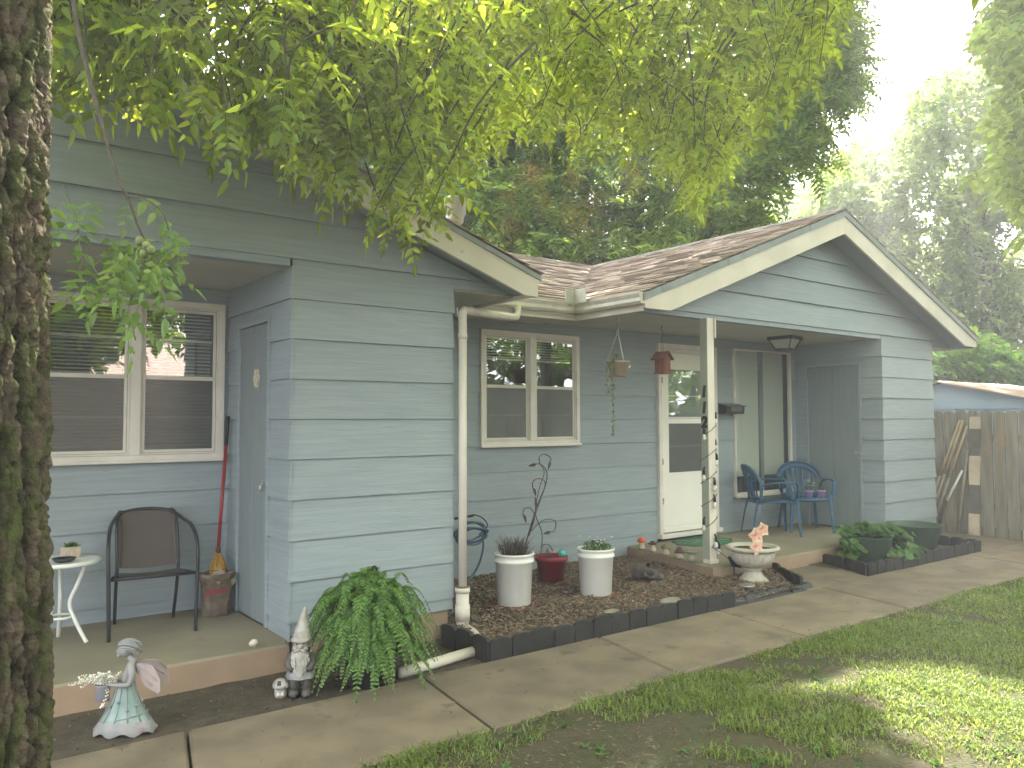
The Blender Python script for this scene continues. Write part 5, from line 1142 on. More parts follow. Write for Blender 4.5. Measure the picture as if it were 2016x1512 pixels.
def lumber():
    pw = mat('pale_lumber', (.42, .33, .22), (.33, .26, .17), scale=8, rough=.8); gw = mat('grey_lumber', (.20, .18, .15), (.27, .24, .19), scale=8, rough=.85); wp = mat('white_pvc', (.70, .70, .68), rough=.4)
    def stick(nm, a, c, r, m, lab, cat='pole', grp='poles leaning against the fence', pc=None):
        t = thing(nm, lab, cat, (a[0], a[1], a[2]), 0, grp) if pc else None
        q = Vector(c)-Vector(a); b = MB()
        if pc:
            b.tube([(0, 0, 0), tuple(q*pc)], r, 6); b.build('dirty_end', gw, t); b = MB(); b.tube([tuple(q*pc), tuple(q)], r*1.02, 6); b.build('painted_end', m, t)
        else:
            b.tube([(0, 0, 0), tuple(q)], r, 6); o = b.build(nm, m); o.location = a; tag(o, lab, cat, grp)
    stick('wooden_pole', (11.16, 5.46, -.03), (11.37, 4.99, 1.50), .017, pw, 'leftmost of the three pale poles leaning on the fence', pc=.5)
    stick('wooden_pole', (11.18, 5.40, -.03), (11.37, 4.95, 1.50), .017, pw, 'middle one of the three pale poles leaning on the fence', pc=.52)
    stick('wooden_pole', (11.20, 5.34, -.03), (11.37, 4.90, 1.42), .017, pw, 'rightmost of the three pale poles leaning on the fence', pc=.52)
    stick('white_pipe', (11.30, 5.16, .40), (11.36, 4.97, .82), .018, wp, 'short white plastic pipe propped among the poles by the fence', 'pipe')
    stick('dark_stick', (11.16, 5.24, -.03), (11.31, 5.16, .42), .02, mat('black_stick', (.05, .05, .045), rough=.8), 'dark stick under the white pipe beside the fence', 'pole')
    stick('grey_pole', (11.22, 5.0, -.03), (11.37, 4.90, 1.1), .018, gw, 'grey weathered pole next to the patchy plank', 'pole')
    t = thing('old_plank', 'broad plank with cream and grey paint patches leaning on the fence', 'plank', (11.25, 4.74, -.04))
    z = 0; cols = [('bone', (.52, .43, .33)), ('dark', (.13, .12, .11)), ('bone', (.52, .43, .33)), ('dark', (.13, .12, .11)), ('bone', (.52, .43, .33))]
    for (nm, c), h in zip(cols, (.30, .38, .38, .36, .16)):
        b = MB(); k = .08; b.prism([(z*k, 0, z), (z*k, .13, z), ((z+h)*k, .13, z+h), ((z+h)*k, 0, z+h)], (.03, 0, 0)); b.build('plank_section', mat('plank_'+nm, c, tuple(q*.75 for q in c), scale=9, rough=.85), t); z += h
lumber()
def shed():
    t = thing('garden_shed', 'pale blue metal garden shed with a rusty ribbed roof behind the fence', 'shed', (12.4, 5.7, -.04))
    bl = mat('pale_blue_steel', (.34, .43, .54), (.30, .39, .49), scale=2, rough=.5); sl_ = (2.07-1.80)/1.1
    b = MB(); b.prism([(0, .95, 0), (0, .95, 1.75), (0, 0, 2.09), (0, -2.3, 1.58), (0, -2.3, 0)], (2.6, 0, 0)); b.build('wall', bl, t)
    b = MB(); b.box((-.03, -2.3, 1.70), (-.002, .95, 1.725))
    for k in range(16): b.box((-.022, -2.2+k*.2, .05), (-.002, -2.14+k*.2, 1.69))
    b.build('wall_rib', bl, t)
    rr = mat('rusty_roof', (.34, .19, .12), (.46, .36, .30), scale=4, rough=.6, stretch=(6, .6, 1)); b = MB()
    for k in range(28):
        x = -.12+k*.1; h = .02 if k % 2 else 0
        b.prism([(x, -2.42, 1.575+h), (x+.1, -2.42, 1.575+(0.02-h)), (x+.1, 0, 2.115+(.02-h)), (x, 0, 2.115+h)], (0, 0, -.015)); b.prism([(x, 0, 2.115+h), (x+.1, 0, 2.115+(.02-h)), (x+.1, 1.05, 1.745+(.02-h)), (x, 1.05, 1.745+h)], (0, 0, -.015))
    b.build('roof', rr, t)
shed()
# ------------------------------------------------------------------ foliage machinery
def leaflet_tpl(fold=.22, droop=.18):
    # unit leaflet along +x, width 1 (scaled), 6 verts
    return np.array([(0, 0, 0), (.3, .5, fold), (.68, .36, fold*.5-droop*.3), (1, 0, -droop), (.68, -.36, fold*.5-droop*.3), (.3, -.5, fold)])
def compound_tpl(n=5, L=.3, ll=.085, lw=.028, droop=.12, simple=False, seed=0):
    r = np.random.default_rng(seed); vs = []; T = leaflet_tpl(); T = T if not simple else np.array([(0, 0, 0), (.45, .5, .1), (1, 0, -.15), (.45, -.5, .1)])
    def add(p, yaw, pit, s, w):
        q = T*np.array([s, w, w]); ca, sa = math.cos(yaw), math.sin(yaw); cp, sp = math.cos(pit), math.sin(pit)
        x = q[:, 0]*cp-q[:, 2]*sp*-1*0; z = q[:, 2]+q[:, 0]*sp; x = q[:, 0]*cp
        vs.append(np.stack([x*ca-q[:, 1]*sa, x*sa+q[:, 1]*ca, z], 1)+p)
    for i in range(n):
        t = (i+1)/(n+.6); p = np.array([L*t, 0, -droop*L*t*t*3])
        sc_ = math.sin(math.pi*(.25+.6*t))
        for sg in (-1, 1): add(p, sg*(1.15+r.normal(0, .12)), -.25+r.normal(0, .15), ll*sc_*r.uniform(.85, 1.1), lw*r.uniform(.85, 1.1))
    add(np.array([L, 0, -droop*L*3]), r.normal(0, .2), -.5, ll, lw)
    V = np.vstack(vs); k = len(T); m = len(vs)
    if simple: F = np.arange(m)[:, None]*4+np.array([0, 1, 2, 3])
    else: F = np.concatenate([np.arange(m)[:, None]*6+np.array([0, 1, 2, 3]), np.arange(m)[:, None]*6+np.array([0, 3, 4, 5])])
    if not simple:   # rachis: thin strip
        xs = np.linspace(0, 1, 5); a = np.stack([L*xs, np.full(5, .0016), -droop*L*xs*xs*3], 1); c = a.copy(); c[:, 1] = -.0016; o = len(V)
        V = np.vstack([V, a, c]); F = np.vstack([F, np.array([(o+i, o+i+1, o+5+i+1, o+5+i) for i in range(4)])])
    return V, F
def rot_from(d, up):
    """rows->matrix (n,3,3) with columns x=d, z~up"""
    d = d/np.linalg.norm(d, axis=1, keepdims=True); y = np.cross(up, d); y /= np.linalg.norm(y, axis=1, keepdims=True)+1e-9; z = np.cross(d, y)
    return np.stack([d, y, z], 2)
LIT = [(4.02, 2.64), (4.4, 2.80), (4.85, 2.76), (5.1, 2.45), (5.15, 1.9), (5.1, 1.2), (4.9, .2), (3.2, .2), (3.50, 1.45), (3.80, 1.90), (3.95, 2.12), (4.18, 2.30)]
def keep_sun(P, roofp=.8, D=None, L=.3, open_=True):
    if D is not None: return keep_sun(P, roofp, open_=open_) & keep_sun(P+D*L, 0, open_=False)
    t = P[:, 2]/SV[2]; gx = P[:, 0]-SV[0]*t; gy = P[:, 1]-SV[1]*t
    bad = in_poly(gx, gy, LIT) & (P[:, 2] > .3)
    if open_: bad |= (gx > -3) & (gx < 4.1) & (gy > .2) & (gy < 3.3) & (P[:, 2] > 1) & (rng.uniform(0, 1, len(P)) < .85)
    t2 = (P[:, 2]-3.2)/SV[2]; rx = P[:, 0]-SV[0]*t2; ry = P[:, 1]-SV[1]*t2
    onroof = (P[:, 2] > 4.2) & (rx > 5.0) & (rx < 8.3) & (ry > 4.8) & (ry < 8.9)
    bad |= onroof & (rng.uniform(0, 1, len(P)) < roofp)
    return ~bad
def roof_z(x, y):
    z = np.full(x.shape, -9.0)
    z = np.where((y > 4.5) & (x < 4.0), np.minimum(3.9, 2.62+.345*np.maximum(0, 3.9-x)), z)
    z = np.where((y > 4.6) & (x >= 4.9) & (x < 11.7), np.minimum(3.95, np.minimum(2.62+.381*(x-4.9), 2.62+.381*(11.7-x))), z)
    z = np.where((y > 5.5) & (x < 12), np.maximum(z, np.minimum(3.95, 2.62+.381*(y-5.5))), z)
    return z
def scatter(name, tpls, P, D, UPv, S, m, parent):
    Vs = []; Fs = []; off = 0; n = len(P); ch = rng.integers(0, len(tpls), n); M = rot_from(D, UPv)
    for k, (V, F) in enumerate(tpls):
        i = np.where(ch == k)[0]
        if not len(i): continue
        W = np.einsum('nij,vj->nvi', M[i], V)*S[i][:, None, None]+P[i][:, None, :]
        Vs.append(W.reshape(-1, 3)); Fs.append((F[None]+(np.arange(len(i))*len(V))[:, None, None]+off).reshape(-1, 4)); off += len(i)*len(V)
    if not Vs: return None
    return np_obj(name, np.vstack(Vs), [np.vstack(Fs)], m, parent)
def jitdir(n, el0, el1):
    a = rng.uniform(0, 2*np.pi, n); e = rng.uniform(el0, el1, n); return np.stack([np.cos(a)*np.cos(e), np.sin(a)*np.cos(e), np.sin(e)], 1)
def upv(n, j=.35): return np.array([0, 0, 1.])+rng.normal(0, j, (n, 3))
BARK = None
def bark_mat():
    m = bpy.data.materials.new('mossy_bark'); m.use_nodes = True; n = m.node_tree.nodes; l = m.node_tree.links; b = n['Principled BSDF']; b.inputs['Roughness'].default_value = .95; b.inputs['Specular IOR Level'].default_value = .1
    at_ = n.new('ShaderNodeAttribute'); at_.attribute_name = 'ridge'; tcx = n.new('ShaderNodeTexCoord')
    nz = n.new('ShaderNodeTexNoise'); nz.inputs['Scale'].default_value = 60; nz.inputs['Detail'].default_value = 8; l.new(tcx.outputs['Object'], nz.inputs['Vector'])
    r1 = n.new('ShaderNodeValToRGB'); e = r1.color_ramp.elements; e[0].color = (.006, .005, .004, 1); e[0].position = .34; e[1].color = (.105, .082, .062, 1); e[1].position = .92; l.new(at_.outputs['Fac'], r1.inputs[0])
    n2 = n.new('ShaderNodeTexNoise'); n2.inputs['Scale'].default_value = 14; n2.inputs['Detail'].default_value = 7; l.new(tcx.outputs['Object'], n2.inputs['Vector'])
    mr = n.new('ShaderNodeMapRange'); mr.inputs[1].default_value = .42; mr.inputs[2].default_value = .60; l.new(n2.outputs[0], mr.inputs[0])
    mx = n.new('ShaderNodeMix'); mx.data_type = 'RGBA'; l.new(mr.outputs[0], mx.inputs[0]); l.new(r1.outputs[0], mx.inputs[6])
    r2 = n.new('ShaderNodeValToRGB'); e = r2.color_ramp.elements; e[0].color = (.008, .010, .005, 1); e[0].position = .3; e[1].color = (.065, .075, .028, 1); e[1].position = .9; l.new(at_.outputs['Fac'], r2.inputs[0]); l.new(r2.outputs[0], mx.inputs[7])
    l.new(mx.outputs[2], b.inputs['Base Color'])
    bp = n.new('ShaderNodeBump'); bp.inputs['Strength'].default_value = 1; bp.inputs['Distance'].default_value = .02; l.new(nz.outputs[0], bp.inputs['Height']); l.new(bp.outputs[0], b.inputs['Normal']); return m
TWIG = mat('twig_bark', (.055, .045, .038), (.09, .075, .06), scale=40, rough=.9)
def big_trunk(parent):
    cx, cy = .0, 1.96; n = 400; m = 640; zs = np.linspace(-.15, 4.2, m); V = []; att = []
    for z in zs:
        r = .238+.05*math.exp(-max(z, 0)*2.2)-.008*z; px = cx+.006*math.sin(z*2); py = cy+.01*z
        for k in range(n):
            a = 2*math.pi*k/n
            q = Vector((math.cos(a)*4.2, math.sin(a)*4.2, z*1.5)); wv = mnoise.noise(q*.8)
            p1 = Vector((math.cos(a)*6.5+wv*.7, math.sin(a)*6.5+wv*.7, z*3.6)); p2 = Vector((math.cos(a)*16, math.sin(a)*16, z*15+4)); p3 = p2*2.3
            v1 = abs(mnoise.noise(p1)); v2 = abs(mnoise.noise(p2)); h = min(1, v1*4.2)*.5+min(1, v2*3.2)*.32+min(1, abs(mnoise.noise(p3))*3)*.18
            rr = r+(h-.6)*.046+.005*mnoise.noise(p3*2); V.append((px+rr*math.cos(a), py+rr*math.sin(a), z)); att.append(h)
    i = np.arange(m-1)[:, None]; k = np.arange(n)[None]; F = np.stack([i*n+k, i*n+(k+1) % n, (i+1)*n+(k+1) % n, (i+1)*n+k], 2).reshape(-1, 4)
    o = np_obj('trunk', np.array(V), [F], bark_mat(), parent, smooth=True)
    a = o.data.attributes.new('ridge', 'FLOAT', 'POINT'); a.data.foreach_set('value', np.array(att, np.float32)); return o

# ------------------------------------------------------------------ foreground tree: trunk at left, canopy overhead
def foreground_tree():
    t = thing('tree', 'large tree with mossy furrowed trunk at the left and leafy branches hanging overhead', 'tree', (0, 1.96, -.05))
    t.location = (0, 0, 0)
    big_trunk(t)
    b = MB()   # limbs from the trunk top out over the yard
    limbs = [[(0, 1.96, 3.9), (.5, 2.4, 4.6), (1.8, 3.0, 5.3), (3.6, 3.4, 5.7), (5.6, 3.6, 6.1), (8, 4, 6.6)], [(0, 1.96, 3.8), (-.4, 2.6, 4.8), (.2, 3.8, 5.6), (1.4, 5.0, 6.2), (2.6, 6.6, 6.8)],
             [(0, 1.96, 4.0), (.1, 1.5, 5.2), (1.2, .8, 6.4), (3, .6, 7.2), (6, 1.0, 8)], [(-.05, 1.96, 4.0), (-.9, 1.4, 5.4), (-2.2, .4, 6.6)], [(1.8, 3.0, 5.3), (2.8, 4.2, 5.8), (4.2, 5.6, 6.3), (6.4, 7, 6.9)], [(3, .6, 7.2), (6, 2.6, 7.6), (9, 4.5, 7.9), (11.5, 5.5, 8.2)]]
    for L in limbs:
        P = smooth_path(L, 6); b.tube(P, list(np.linspace(.13 if L[0][0] < .1 else .07, .02, len(P))), 10)
    b.build('limb', mat('limb_bark', (.07, .06, .048), (.12, .10, .08), scale=20, rough=.95, bump=.6, bscale=40), t)
    ymx = [(-400, 150), (90, 110), (130, 140), (200, 150), (260, 165), (330, 170), (400, 205), (440, 225), (500, 270), (580, 310), (620, 335), (700, 390), (760, 440), (830, 450), (870, 370), (940, 310), (1010, 265), (1090, 250), (1150, 310), (1200, 255), (1270, 270), (1310, 350), (1370, 415), (1410, 350), (1470, 230), (1540, 190), (1600, 150), (1640, 90), (1690, 10), (1720, -150), (1800, -500), (2600, -900)]
    xs, ys = zip(*ymx)
    tp = [compound_tpl(n=q, L=.23, ll=.075, lw=.028, droop=.10, seed=i) for i, q in enumerate((4, 5, 5, 4, 6, 5))]
    Pc = []; Dc = []; Sc = []; tw = MB(); ntw = 0
    def clump(cx, cy): return mnoise.noise(Vector((cx*.0052, cy*.0052, 1.3)))
    tries = 0; want = 1300
    while ntw < want and tries < 60000:
        tries += 1
        px = random.uniform(-350, 1730); ym = float(np.interp(px, xs, ys)); py = ym-(random.random()**1.15)*560; py = max(py, -600)
        if random.random() > (.70 if px < 900 else .45)+2.2*clump(px, py) and py < ym-60: continue
        if px > 560 and px < 700 and py < 130 and random.random() < .8: continue
        dep = random.uniform(2.7, 4.9) if px < 620 else random.uniform(3.3, 6.6) if px < 900 else random.uniform(4.2, 8.5)
        tip = at(px, py, dep)
        if tip[2] < float(roof_z(tip[0:1], tip[1:2])[0])+.12 or (tip[1] > 4.35 and tip[2] < 3.95 and tip[1] < 6.5 and (tip[0] < 3.9)): continue
        L = random.uniform(.35, .95); a = random.uniform(0, 6.28); top = tip+np.array([math.cos(a)*.55*L, math.sin(a)*.55*L, L*.85])
        mid = (tip+top)/2+np.array([random.uniform(-.08, .08), random.uniform(-.08, .08), .06])
        k = max(3, int(L/.085)); P = smooth_path([tuple(top), tuple(mid), tuple(tip)], 5); tw.tube(P, list(np.linspace(.007, .002, len(P))), 4, cap=False)
        for i in range(k):
            s = (i+.6)/k; q = (1-s)**2*top+2*s*(1-s)*mid+s*s*tip; az = i*2.4+a; el = random.uniform(-.85, .1) if i < k-1 else -1.0
            Pc.append(q); Dc.append((math.cos(az)*math.cos(el), math.sin(az)*math.cos(el), math.sin(el))); Sc.append(random.uniform(.75, 1.15))
        ntw += 1
    P = np.array(Pc); D = np.array(Dc); S = np.array(Sc); tipz = P+D*.2
    ok = keep_sun(P, .5, D, .3, False) & (tipz[:, 2] > roof_z(tipz[:, 0], tipz[:, 1])+.05); X, Y, Z = proj(P+D*.12)
    ok &= ~((X > 1640+rng.uniform(-30, 60, len(X))) & (Y > -60) & (X < 2100)); 
    P, D, S = P[ok], D[ok], S[ok]
    scatter('crown', tp, P, D, upv(len(P)), S, leaf_mat('walnut_leaf', (.075, .125, .025), (.56, .66, .05), tw=.52, var=.55), t)
    tw.build('twigs', TWIG, t)
    # unseen upper crown added over the yard to shade house and lawn
    n = 8500; Q = np.stack([rng.uniform(-5, 12, n), rng.uniform(-3, 8.5, n), rng.uniform(5.2, 10.5, n)], 1)
    cl = np.array([mnoise.noise(Vector((q[0]*.5, q[1]*.5, q[2]*.5))) for q in Q]); X, Y, Z = proj(Q)
    DQ = jitdir(n, -.9, .3); ok = keep_sun(Q, .6, DQ, .6) & ~((Z > 0) & (X > -150) & (X < 2150) & (Y > -140) & (Y < 1600)) & (cl > .02)
    Q = Q[ok]; DQ = DQ[ok]; bt = [compound_tpl(n=5, L=.55, ll=.20, lw=.085, droop=.1, simple=True, seed=i+20) for i in range(4)]
    scatter('shade_crown', bt, Q, DQ, upv(len(Q)), rng.uniform(.9, 1.3, len(Q)), MATS['walnut_leaf'], t)
    # low hanging branch in front of the near gable, with green nuts
    b = MB(); path = [at(140, -80, 2.45), at(150, 40, 2.43), at(178, 160, 2.40), at(203, 250, 2.38), at(228, 340, 2.36), at(250, 385, 2.35), at(266, 430, 2.35), at(283, 470, 2.36)]
    P = smooth_path([tuple(p) for p in path], 5); b.tube(P, list(np.linspace(.0075, .003, len(P))), 6)
    side = smooth_path([tuple(at(250, 385, 2.35)), tuple(at(285, 392, 2.30)), tuple(at(318, 415, 2.28)), tuple(at(332, 452, 2.27))], 5); b.tube(side, .0022, 5)
    s2 = smooth_path([tuple(at(120, 360, 2.5)), tuple(at(150, 430, 2.45)), tuple(at(160, 500, 2.42)), tuple(at(215, 560, 2.4))], 5); b.tube(s2, .002, 5)
    b.build('low_branch', TWIG, t)
    tp2 = [compound_tpl(n=q, L=.22, ll=.085, lw=.034, droop=.10, seed=50+i) for i, q in enumerate((3, 4, 4, 3))]
    Pc = []; Dc = []
    spec = [(283, 470, 6, .05), (250, 390, 2, .02), (332, 440, 2, .02), (150, 400, 3, .05), (165, 490, 4, .06), (215, 540, 4, .07), (270, 500, 5, .06), (330, 510, 5, .05), (300, 480, 3, .05), (200, 380, 1, .02), (235, 590, 2, .03)]
    for px, py, n_, j in spec:
        for i in range(n_):
            p = at(px, py, random.uniform(2.25, 2.5))+np.array([random.gauss(0, j*.7) for _ in range(3)]); az = random.uniform(0, 6.28); el = random.uniform(-1.3, -.1)
            Pc.append(p); Dc.append((math.cos(az)*math.cos(el), math.sin(az)*math.cos(el), math.sin(el)))
    P = np.array(Pc); scatter('low_branch_leaves', tp2, P, np.array(Dc), upv(len(P)), rng.uniform(.45, .8, len(P)), leaf_mat('shade_leaf', (.11, .18, .05), (.24, .36, .07), tw=.4, var=.35), t)
    for px, py in ((275, 475), (288, 484), (283, 500), (297, 492)):
        b = MB(); b.ball(tuple(at(px, py, 2.33)), (.0125, .0125, .0145), 14, 10); b.build('green_nut', mat('nut_green', (.17, .20, .08), (.13, .15, .06), scale=60, rough=.6), t)
foreground_tree()

# ------------------------------------------------------------------ background trees
def bg_tree(name, label, poly, d0, d1, n, tpls, m, trunks, hole=None, smin=.8, smax=1.2, cs=.8, cn=60, grp='trees beyond the house', minz=None, sunk=True, thr=.0, fr=.006):
    """poly: crown outline seen from the camera, filled through the depth d0..d1 with leaf sprays"""
    xs = [p[0] for p in poly]; ys = [p[1] for p in poly]; X = rng.uniform(min(xs), max(xs), n*3); Y = rng.uniform(min(ys), max(ys), n*3)
    wob = np.array([mnoise.noise(Vector((a*fr*3, c*fr*3, 7))) for a, c in zip(X[:1], Y[:1])])
    ok = in_poly(X, Y, poly); X = X[ok]; Y = Y[ok]; Dp = rng.uniform(d0, d1, len(X))
    P = CAMP+((X-1008)/F_PX)[:, None]*R2*Dp[:, None]-((Y-756)/F_PX)[:, None]*U2*Dp[:, None]+Fw*Dp[:, None]
    cl = np.array([mnoise.noise(Vector((q[0]*cs, q[1]*cs, q[2]*cs))) for q in P])+rng.normal(0, .10, len(P))
    k = (cl > thr); P = P[k]
    if hole is not None: P = P[~in_poly(*proj(P)[:2], hole)]
    k = P[:, 2] > (roof_z(P[:, 0], P[:, 1])+.3 if minz is None else minz); P = P[k][:n]
    D = jitdir(len(P), -1.1, .35)
    if sunk: k = keep_sun(P, .85, D, .4); P = P[k]; D = D[k]
    c = P.mean(0); base = (float(c[0]), float(c[1]), -.05); t = thing(name, label, 'tree', base, 0, grp)
    P = P-np.array(base)
    scatter('crown', tpls, P, D, upv(len(P)), rng.uniform(smin, smax, len(P)), m, t)
    b = MB()
    for tr in trunks:
        Q = smooth_path([(at(px, py, dd)-np.array(base)) if py is not None else np.array((at(px, 700, dd)[0]-base[0], at(px, 700, dd)[1]-base[1], 0.0)) for px, py, dd in tr[0]], 6); b.tube(Q, list(np.linspace(tr[1], tr[2], len(Q))), 8)
    b.build('trunk', mat('grey_bark', (.06, .052, .044), (.11, .095, .08), scale=12, rough=.95), t); return t
tpA = [compound_tpl(n=7, L=.46, ll=.16, lw=.05, droop=.10, simple=True, seed=70+i) for i in range(6)]
tpB = [compound_tpl(n=3, L=.30, ll=.17, lw=.10, droop=.1, simple=True, seed=80+i) for i in range(5)]
tpM = [compound_tpl(n=3, L=.26, ll=.16, lw=.12, droop=.08, simple=True, seed=90+i) for i in range(5)]
mA = leaf_mat('locust_leaf', (.085, .145, .045), (.40, .56, .07), tw=.42, var=.45)
mB = leaf_mat('maple_leaf', (.13, .185, .075), (.40, .50, .14), tw=.5, var=.35)
big = bg_tree('tree', 'huge dark-leaved tree rising directly behind the house roof', [(430, -500), (1720, -500), (1700, -60), (1660, 20), (1690, 60), (1702, 170), (1640, 205), (1600, 190), (1628, 240), (1630, 300), (1590, 335), (1525, 350), (1500, 400), (1530, 450), (1400, 530), (1100, 560), (900, 520), (700, 420), (600, 330), (560, 150), (600, 130), (690, 110), (690, 60), (620, 10), (600, -60), (520, -100)], 12.2, 17, 36000, tpA, mA,
    [([(1230, None, 15.5), (1240, 480, 15.5), (1260, 200, 15.5), (1220, -200, 15.5)], .32, .14), ([(1040, 505, 13), (1150, 520, 13.5), (1250, 490, 14.5), (1330, 495, 15)], .06, .09), ([(1245, 420, 15.5), (1100, 250, 15), (980, 60, 14.5)], .12, .03), ([(1250, 300, 15.5), (1400, 120, 15), (1520, -60, 14.5)], .12, .03), ([(1240, 450, 15.5), (1420, 330, 14.5), (1560, 220, 14)], .09, .02), ([(1240, 480, 15.5), (1380, 430, 14.5), (1480, 440, 14)], .06, .02)], cs=.75, thr=-.28)
sd = rng.integers(0, 1)
def seed_clusters():
    pts = [(1000, 385), (1035, 340), (1070, 400), (1120, 420), (1250, 360), (980, 470), (1010, 450), (1160, 400), (1150, 450), (1240, 330), (990, 430), (1060, 345), (1130, 350)]
    base = Vector(big.location); V = MB()
    for px, py in pts:
        c = Vector(at(px, py, 12.3))-base
        for i in range(110):
            d = Vector((random.gauss(0, .10), random.gauss(0, .10), random.gauss(0, .12))); leaf(V, c+d, (random.uniform(-1, 1), random.uniform(-1, 1), random.uniform(-.6, .6)), (0, 0, 1), .055, .02)
    V.build('seed_clusters', mat('seed_gold', (.42, .26, .05), (.30, .24, .05), scale=6, rough=.7, trans=.3), big)
seed_clusters()
bg_tree('tree', 'tall hazy pale-green maple behind the garden shed', [(1560, 420), (1650, 290), (1690, 260), (1720, 290), (1770, 230), (1800, 170), (1860, 130), (1930, 115), (2010, 90), (2200, -60), (2150, -140), (1700, -150), (1700, -600), (2700, -600), (2700, 760), (1700, 760), (1560, 560)], 21, 27, 42000, tpB, mB,  # crown outline extended out of frame, added to shade the walk
    [([(1935, None, 22), (1942, 600, 22), (1930, 420, 23), (1900, 250, 24)], .22, .06), ([(1990, None, 21), (1960, 620, 21.5), (1915, 480, 22), (1880, 380, 22)], .12, .04), ([(2030, None, 22), (2040, 500, 22), (2000, 200, 24)], .2, .06), ([(1942, 560, 22), (2000, 470, 22), (2060, 430, 22)], .07, .03)], cs=.55, thr=-.06, smin=.9, smax=1.4)
bg_tree('tree', 'row of lower sunlit trees peeking between the dark tree and the right gable', [(1480, 400), (1545, 370), (1620, 360), (1700, 365), (1760, 400), (1800, 760), (1500, 760), (1450, 480)], 30, 36, 9000, tpB, mB, [([(1600, None, 33), (1605, 450, 33), (1620, 380, 33)], .2, .06)], cs=.5, thr=-.05, smin=1.1, smax=1.7)
bg_tree('tree', 'spreading maple whose bright leaves hang in at the upper right edge', [(1925, 60), (1950, 20), (1935, 0), (1960, -110), (1600, -120), (1500, -500), (1550, -800), (2050, -800), (3000, -700), (3000, 420), (2150, 520), (2030, 470), (1995, 400), (1930, 370), (1925, 340), (1970, 310), (1945, 230), (1980, 190), (1960, 140), (1935, 100)], 9.5, 14.5, 22000, tpM, leaf_mat('bright_maple_leaf', (.13, .19, .05), (.50, .64, .12), tw=.5, var=.35),  # outline widened above the frame, unseen leaves added to shade the lawn
    [([(2450, None, 12), (2440, 300, 12), (2300, 0, 12), (2200, -300, 12)], .2, .08), ([(2440, 320, 12), (2200, 180, 11.5), (2000, 150, 11)], .07, .015), ([(2440, 350, 12), (2150, 380, 11.5), (1980, 360, 11)], .06, .012)], cs=.9, thr=-.12, smin=.7, smax=1.0, minz=3.4)
bg_tree('shrub', 'bright green bushy shrub showing above the shed roof', [(1800, 740), (1830, 690), (1880, 660), (1930, 655), (1990, 690), (2080, 700), (2300, 720), (2300, 800), (1800, 800)], 17, 19.5, 3600, tpM, leaf_mat('shrub_leaf', (.12, .22, .04), (.40, .62, .08), tw=.5, var=.3), [([(1900, None, 18), (1910, 740, 18)], .05, .03), ([(1980, None, 18), (1985, 740, 18)], .05, .03)], cs=1.0, thr=-.2, grp='', minz=.2)
# trees and a neighbour's house behind the viewer, seen only as reflections in the panes
def behind():
    def blob_tree(x, y, r, h, n, lab):
        t = thing('tree', lab, 'tree', (x, y, -.05), 0, 'trees across the yard'); d = jitdir(n, -1.5, 1.5); P = d*r*(rng.uniform(.15, 1, (n, 1))**.45); P[:, 2] = P[:, 2]*.8+h; cl = np.array([mnoise.noise(Vector(tuple(q*.6))) for q in P]); P = P[cl > -.15]
        scatter('crown', tpB, P, jitdir(len(P), -1, .5), upv(len(P)), rng.uniform(1.4, 2.2, len(P)), mA, t)
        b = MB(); b.tube([(0, 0, 0), (.1, 0, h*.5), (0, .1, h)], [.25, .18, .08], 8); b.build('trunk', MATS['grey_bark'], t)
    blob_tree(3, -8, 3.2, 5.4, 1500, 'broad tree across the yard, mirrored in the near window'); blob_tree(9.5, -7, 3.4, 5.2, 1500, 'broad tree across the yard, mirrored in the middle window'); blob_tree(17, -6, 3.6, 5, 1300, 'broad tree across the yard, mirrored in the door glass'); blob_tree(23, -7, 3.4, 3.2, 1300, 'low tree across the yard, mirrored in the storm door'); blob_tree(29, -9, 4, 3.6, 1300, 'wide tree across the yard, mirrored in the tall window'); blob_tree(13.5, -9, 3.0, 3.0, 1000, 'low bushy tree across the yard behind the lawn'); blob_tree(-5, -7, 3.4, 5.6, 1200, 'broad tree across the yard at the left end')
    t = thing('neighbour_house', 'brick neighbour house with white gable trim across the yard', 'house', (5, -13, -.05))
    b = MB(); b.box((-7, -6, 0), (9, 0, 2.7)); b.build('wall', mat('red_brick', (.30, .10, .065), (.22, .08, .055), scale=6, rough=.9), t)
    b = MB(); b.prism([(-7.6, .6, 2.6), (9.6, .6, 2.6), (9.6, -3, 4.4), (-7.6, -3, 4.4)], (0, 0, .08)); b.prism([(-7.6, -6.6, 2.6), (-7.6, -3, 4.4), (9.6, -3, 4.4), (9.6, -6.6, 2.6)], (0, 0, .08)); b.build('roof', SHING, t)
    b = MB(); b.box((-5.2, .02, .0), (-2.4, .08, 2.3)); b.build('garage_door', WHP, t); b = MB(); b.box((1, .02, 0.2), (2.2, .08, 2.2)); b.build('door', WHP, t)
    b = MB(); b.box((4, .02, 1.0), (6, .06, 2.2)); b.build('window', WHP, t)
behind()

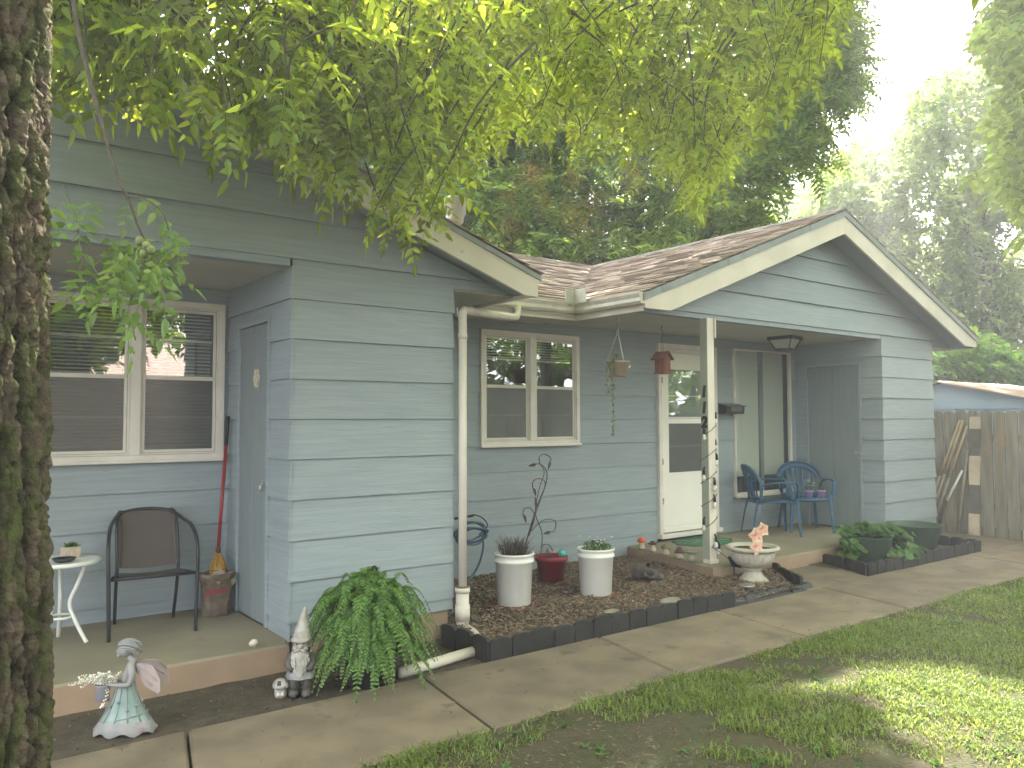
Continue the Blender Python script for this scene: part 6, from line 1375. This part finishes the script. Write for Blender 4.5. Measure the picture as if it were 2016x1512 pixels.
# ------------------------------------------------------------------ lawn
def lawn():
    mg = leaf_mat('grass_blade', (.14, .185, .05), (.36, .46, .08), tw=.35, var=.45)
    N = 420000; u = rng.uniform(0, 1, N); v = rng.uniform(0, 1, N)
    px = rng.uniform(620, 2150, N); dep = 3.0+9.5*rng.uniform(0, 1, N)**1.35; th = (px-1008)/F_PX
    Pn = np.outer(dep, np.array([Fw[0], Fw[1]]))+(dep*th)[:, None]*R2[:2]; x, y = Pn[:, 0], Pn[:, 1]
    ok = (y < YW0+rng.normal(-.01, .025, N)) & (x < 11.3); x, y = x[ok], y[ok]
    dn = np.array([mnoise.noise(Vector((a*1.0, c*1.0, 2)))+.55*mnoise.noise(Vector((a*4.2, c*4.2, 9))) for a, c in zip(x, y)])
    bare = np.exp(-((x-2.7)**2/.9+(y-2.5)**2/.5))*.85+.3*np.exp(-((x-4.3)**2/.06+(y-2.25)**2/.03))
    ok = dn-bare+.36+np.clip((x-4)*.10, 0, .4) > rng.uniform(-.05, .60, len(x)); x, y, dn = x[ok], y[ok], dn[ok]; n = len(x)
    a = rng.uniform(0, 2*np.pi, n); h = rng.uniform(.018, .050, n)*(1+.9*np.clip(dn, 0, 1)); w_ = rng.uniform(.0016, .0032, n)*(1+np.hypot(x, y)*.10); ln = rng.uniform(.3, 1.1, n)
    dx, dy = np.cos(a), np.sin(a); z0 = np.full(n, -.032)
    b0 = np.stack([x-dy*w_, y+dx*w_, z0], 1); b1 = np.stack([x+dy*w_, y-dx*w_, z0], 1)
    m0 = np.stack([x+dx*h*ln*.35-dy*w_*.8, y+dy*h*ln*.35+dx*w_*.8, z0+h*.62], 1); m1 = np.stack([x+dx*h*ln*.35+dy*w_*.8, y+dy*h*ln*.35-dx*w_*.8, z0+h*.62], 1); tp_ = np.stack([x+dx*h*ln, y+dy*h*ln, z0+h*(1.05-.35*ln)], 1)
    V = np.stack([b0, b1, m1, m0, tp_], 1).reshape(-1, 3); i = (np.arange(n)*5)[:, None]
    o = np_obj('grass', V, [i+np.array([0, 1, 2, 3]), i+np.array([3, 2, 4])], mg); o['kind'] = 'stuff'
    # broad-leaved weeds and clover
    b = MB()
    for k in range(420):
        x = random.uniform(1.6, 9); y = random.uniform(.6, 3.22)
        if mnoise.noise(Vector((x*1.4, y*1.4, 20))) < -.05: continue
        for j in range(random.randint(4, 8)):
            aa = random.uniform(0, 6.28); r = random.uniform(.005, .03); leaf(b, (x, y, -.02), (math.cos(aa), math.sin(aa), random.uniform(.25, 1.2)), (0, 0, 1), random.uniform(.02, .05), random.uniform(.01, .022))
    o = b.build('weeds', LG); o['kind'] = 'stuff'
lawn()

# ------------------------------------------------------------------ scattering volume added to imitate lens veil
def veil_volume():
    b = MB(); b.box((-60, -45, -1.2), (60, 75, 26)); m = bpy.data.materials.new('veil_air'); m.use_nodes = True; n = m.node_tree.nodes; n.remove(n['Principled BSDF'])
    v = n.new('ShaderNodeVolumePrincipled'); v.inputs['Color'].default_value = (.95, .97, 1, 1); v.inputs['Density'].default_value = HAZE_D; v.inputs['Anisotropy'].default_value = .35
    m.node_tree.links.new(v.outputs[0], n['Material Output'].inputs['Volume']); o = b.build('veil_volume', m); o['kind'] = 'stuff'
HAZE_D = .007
veil_volume()
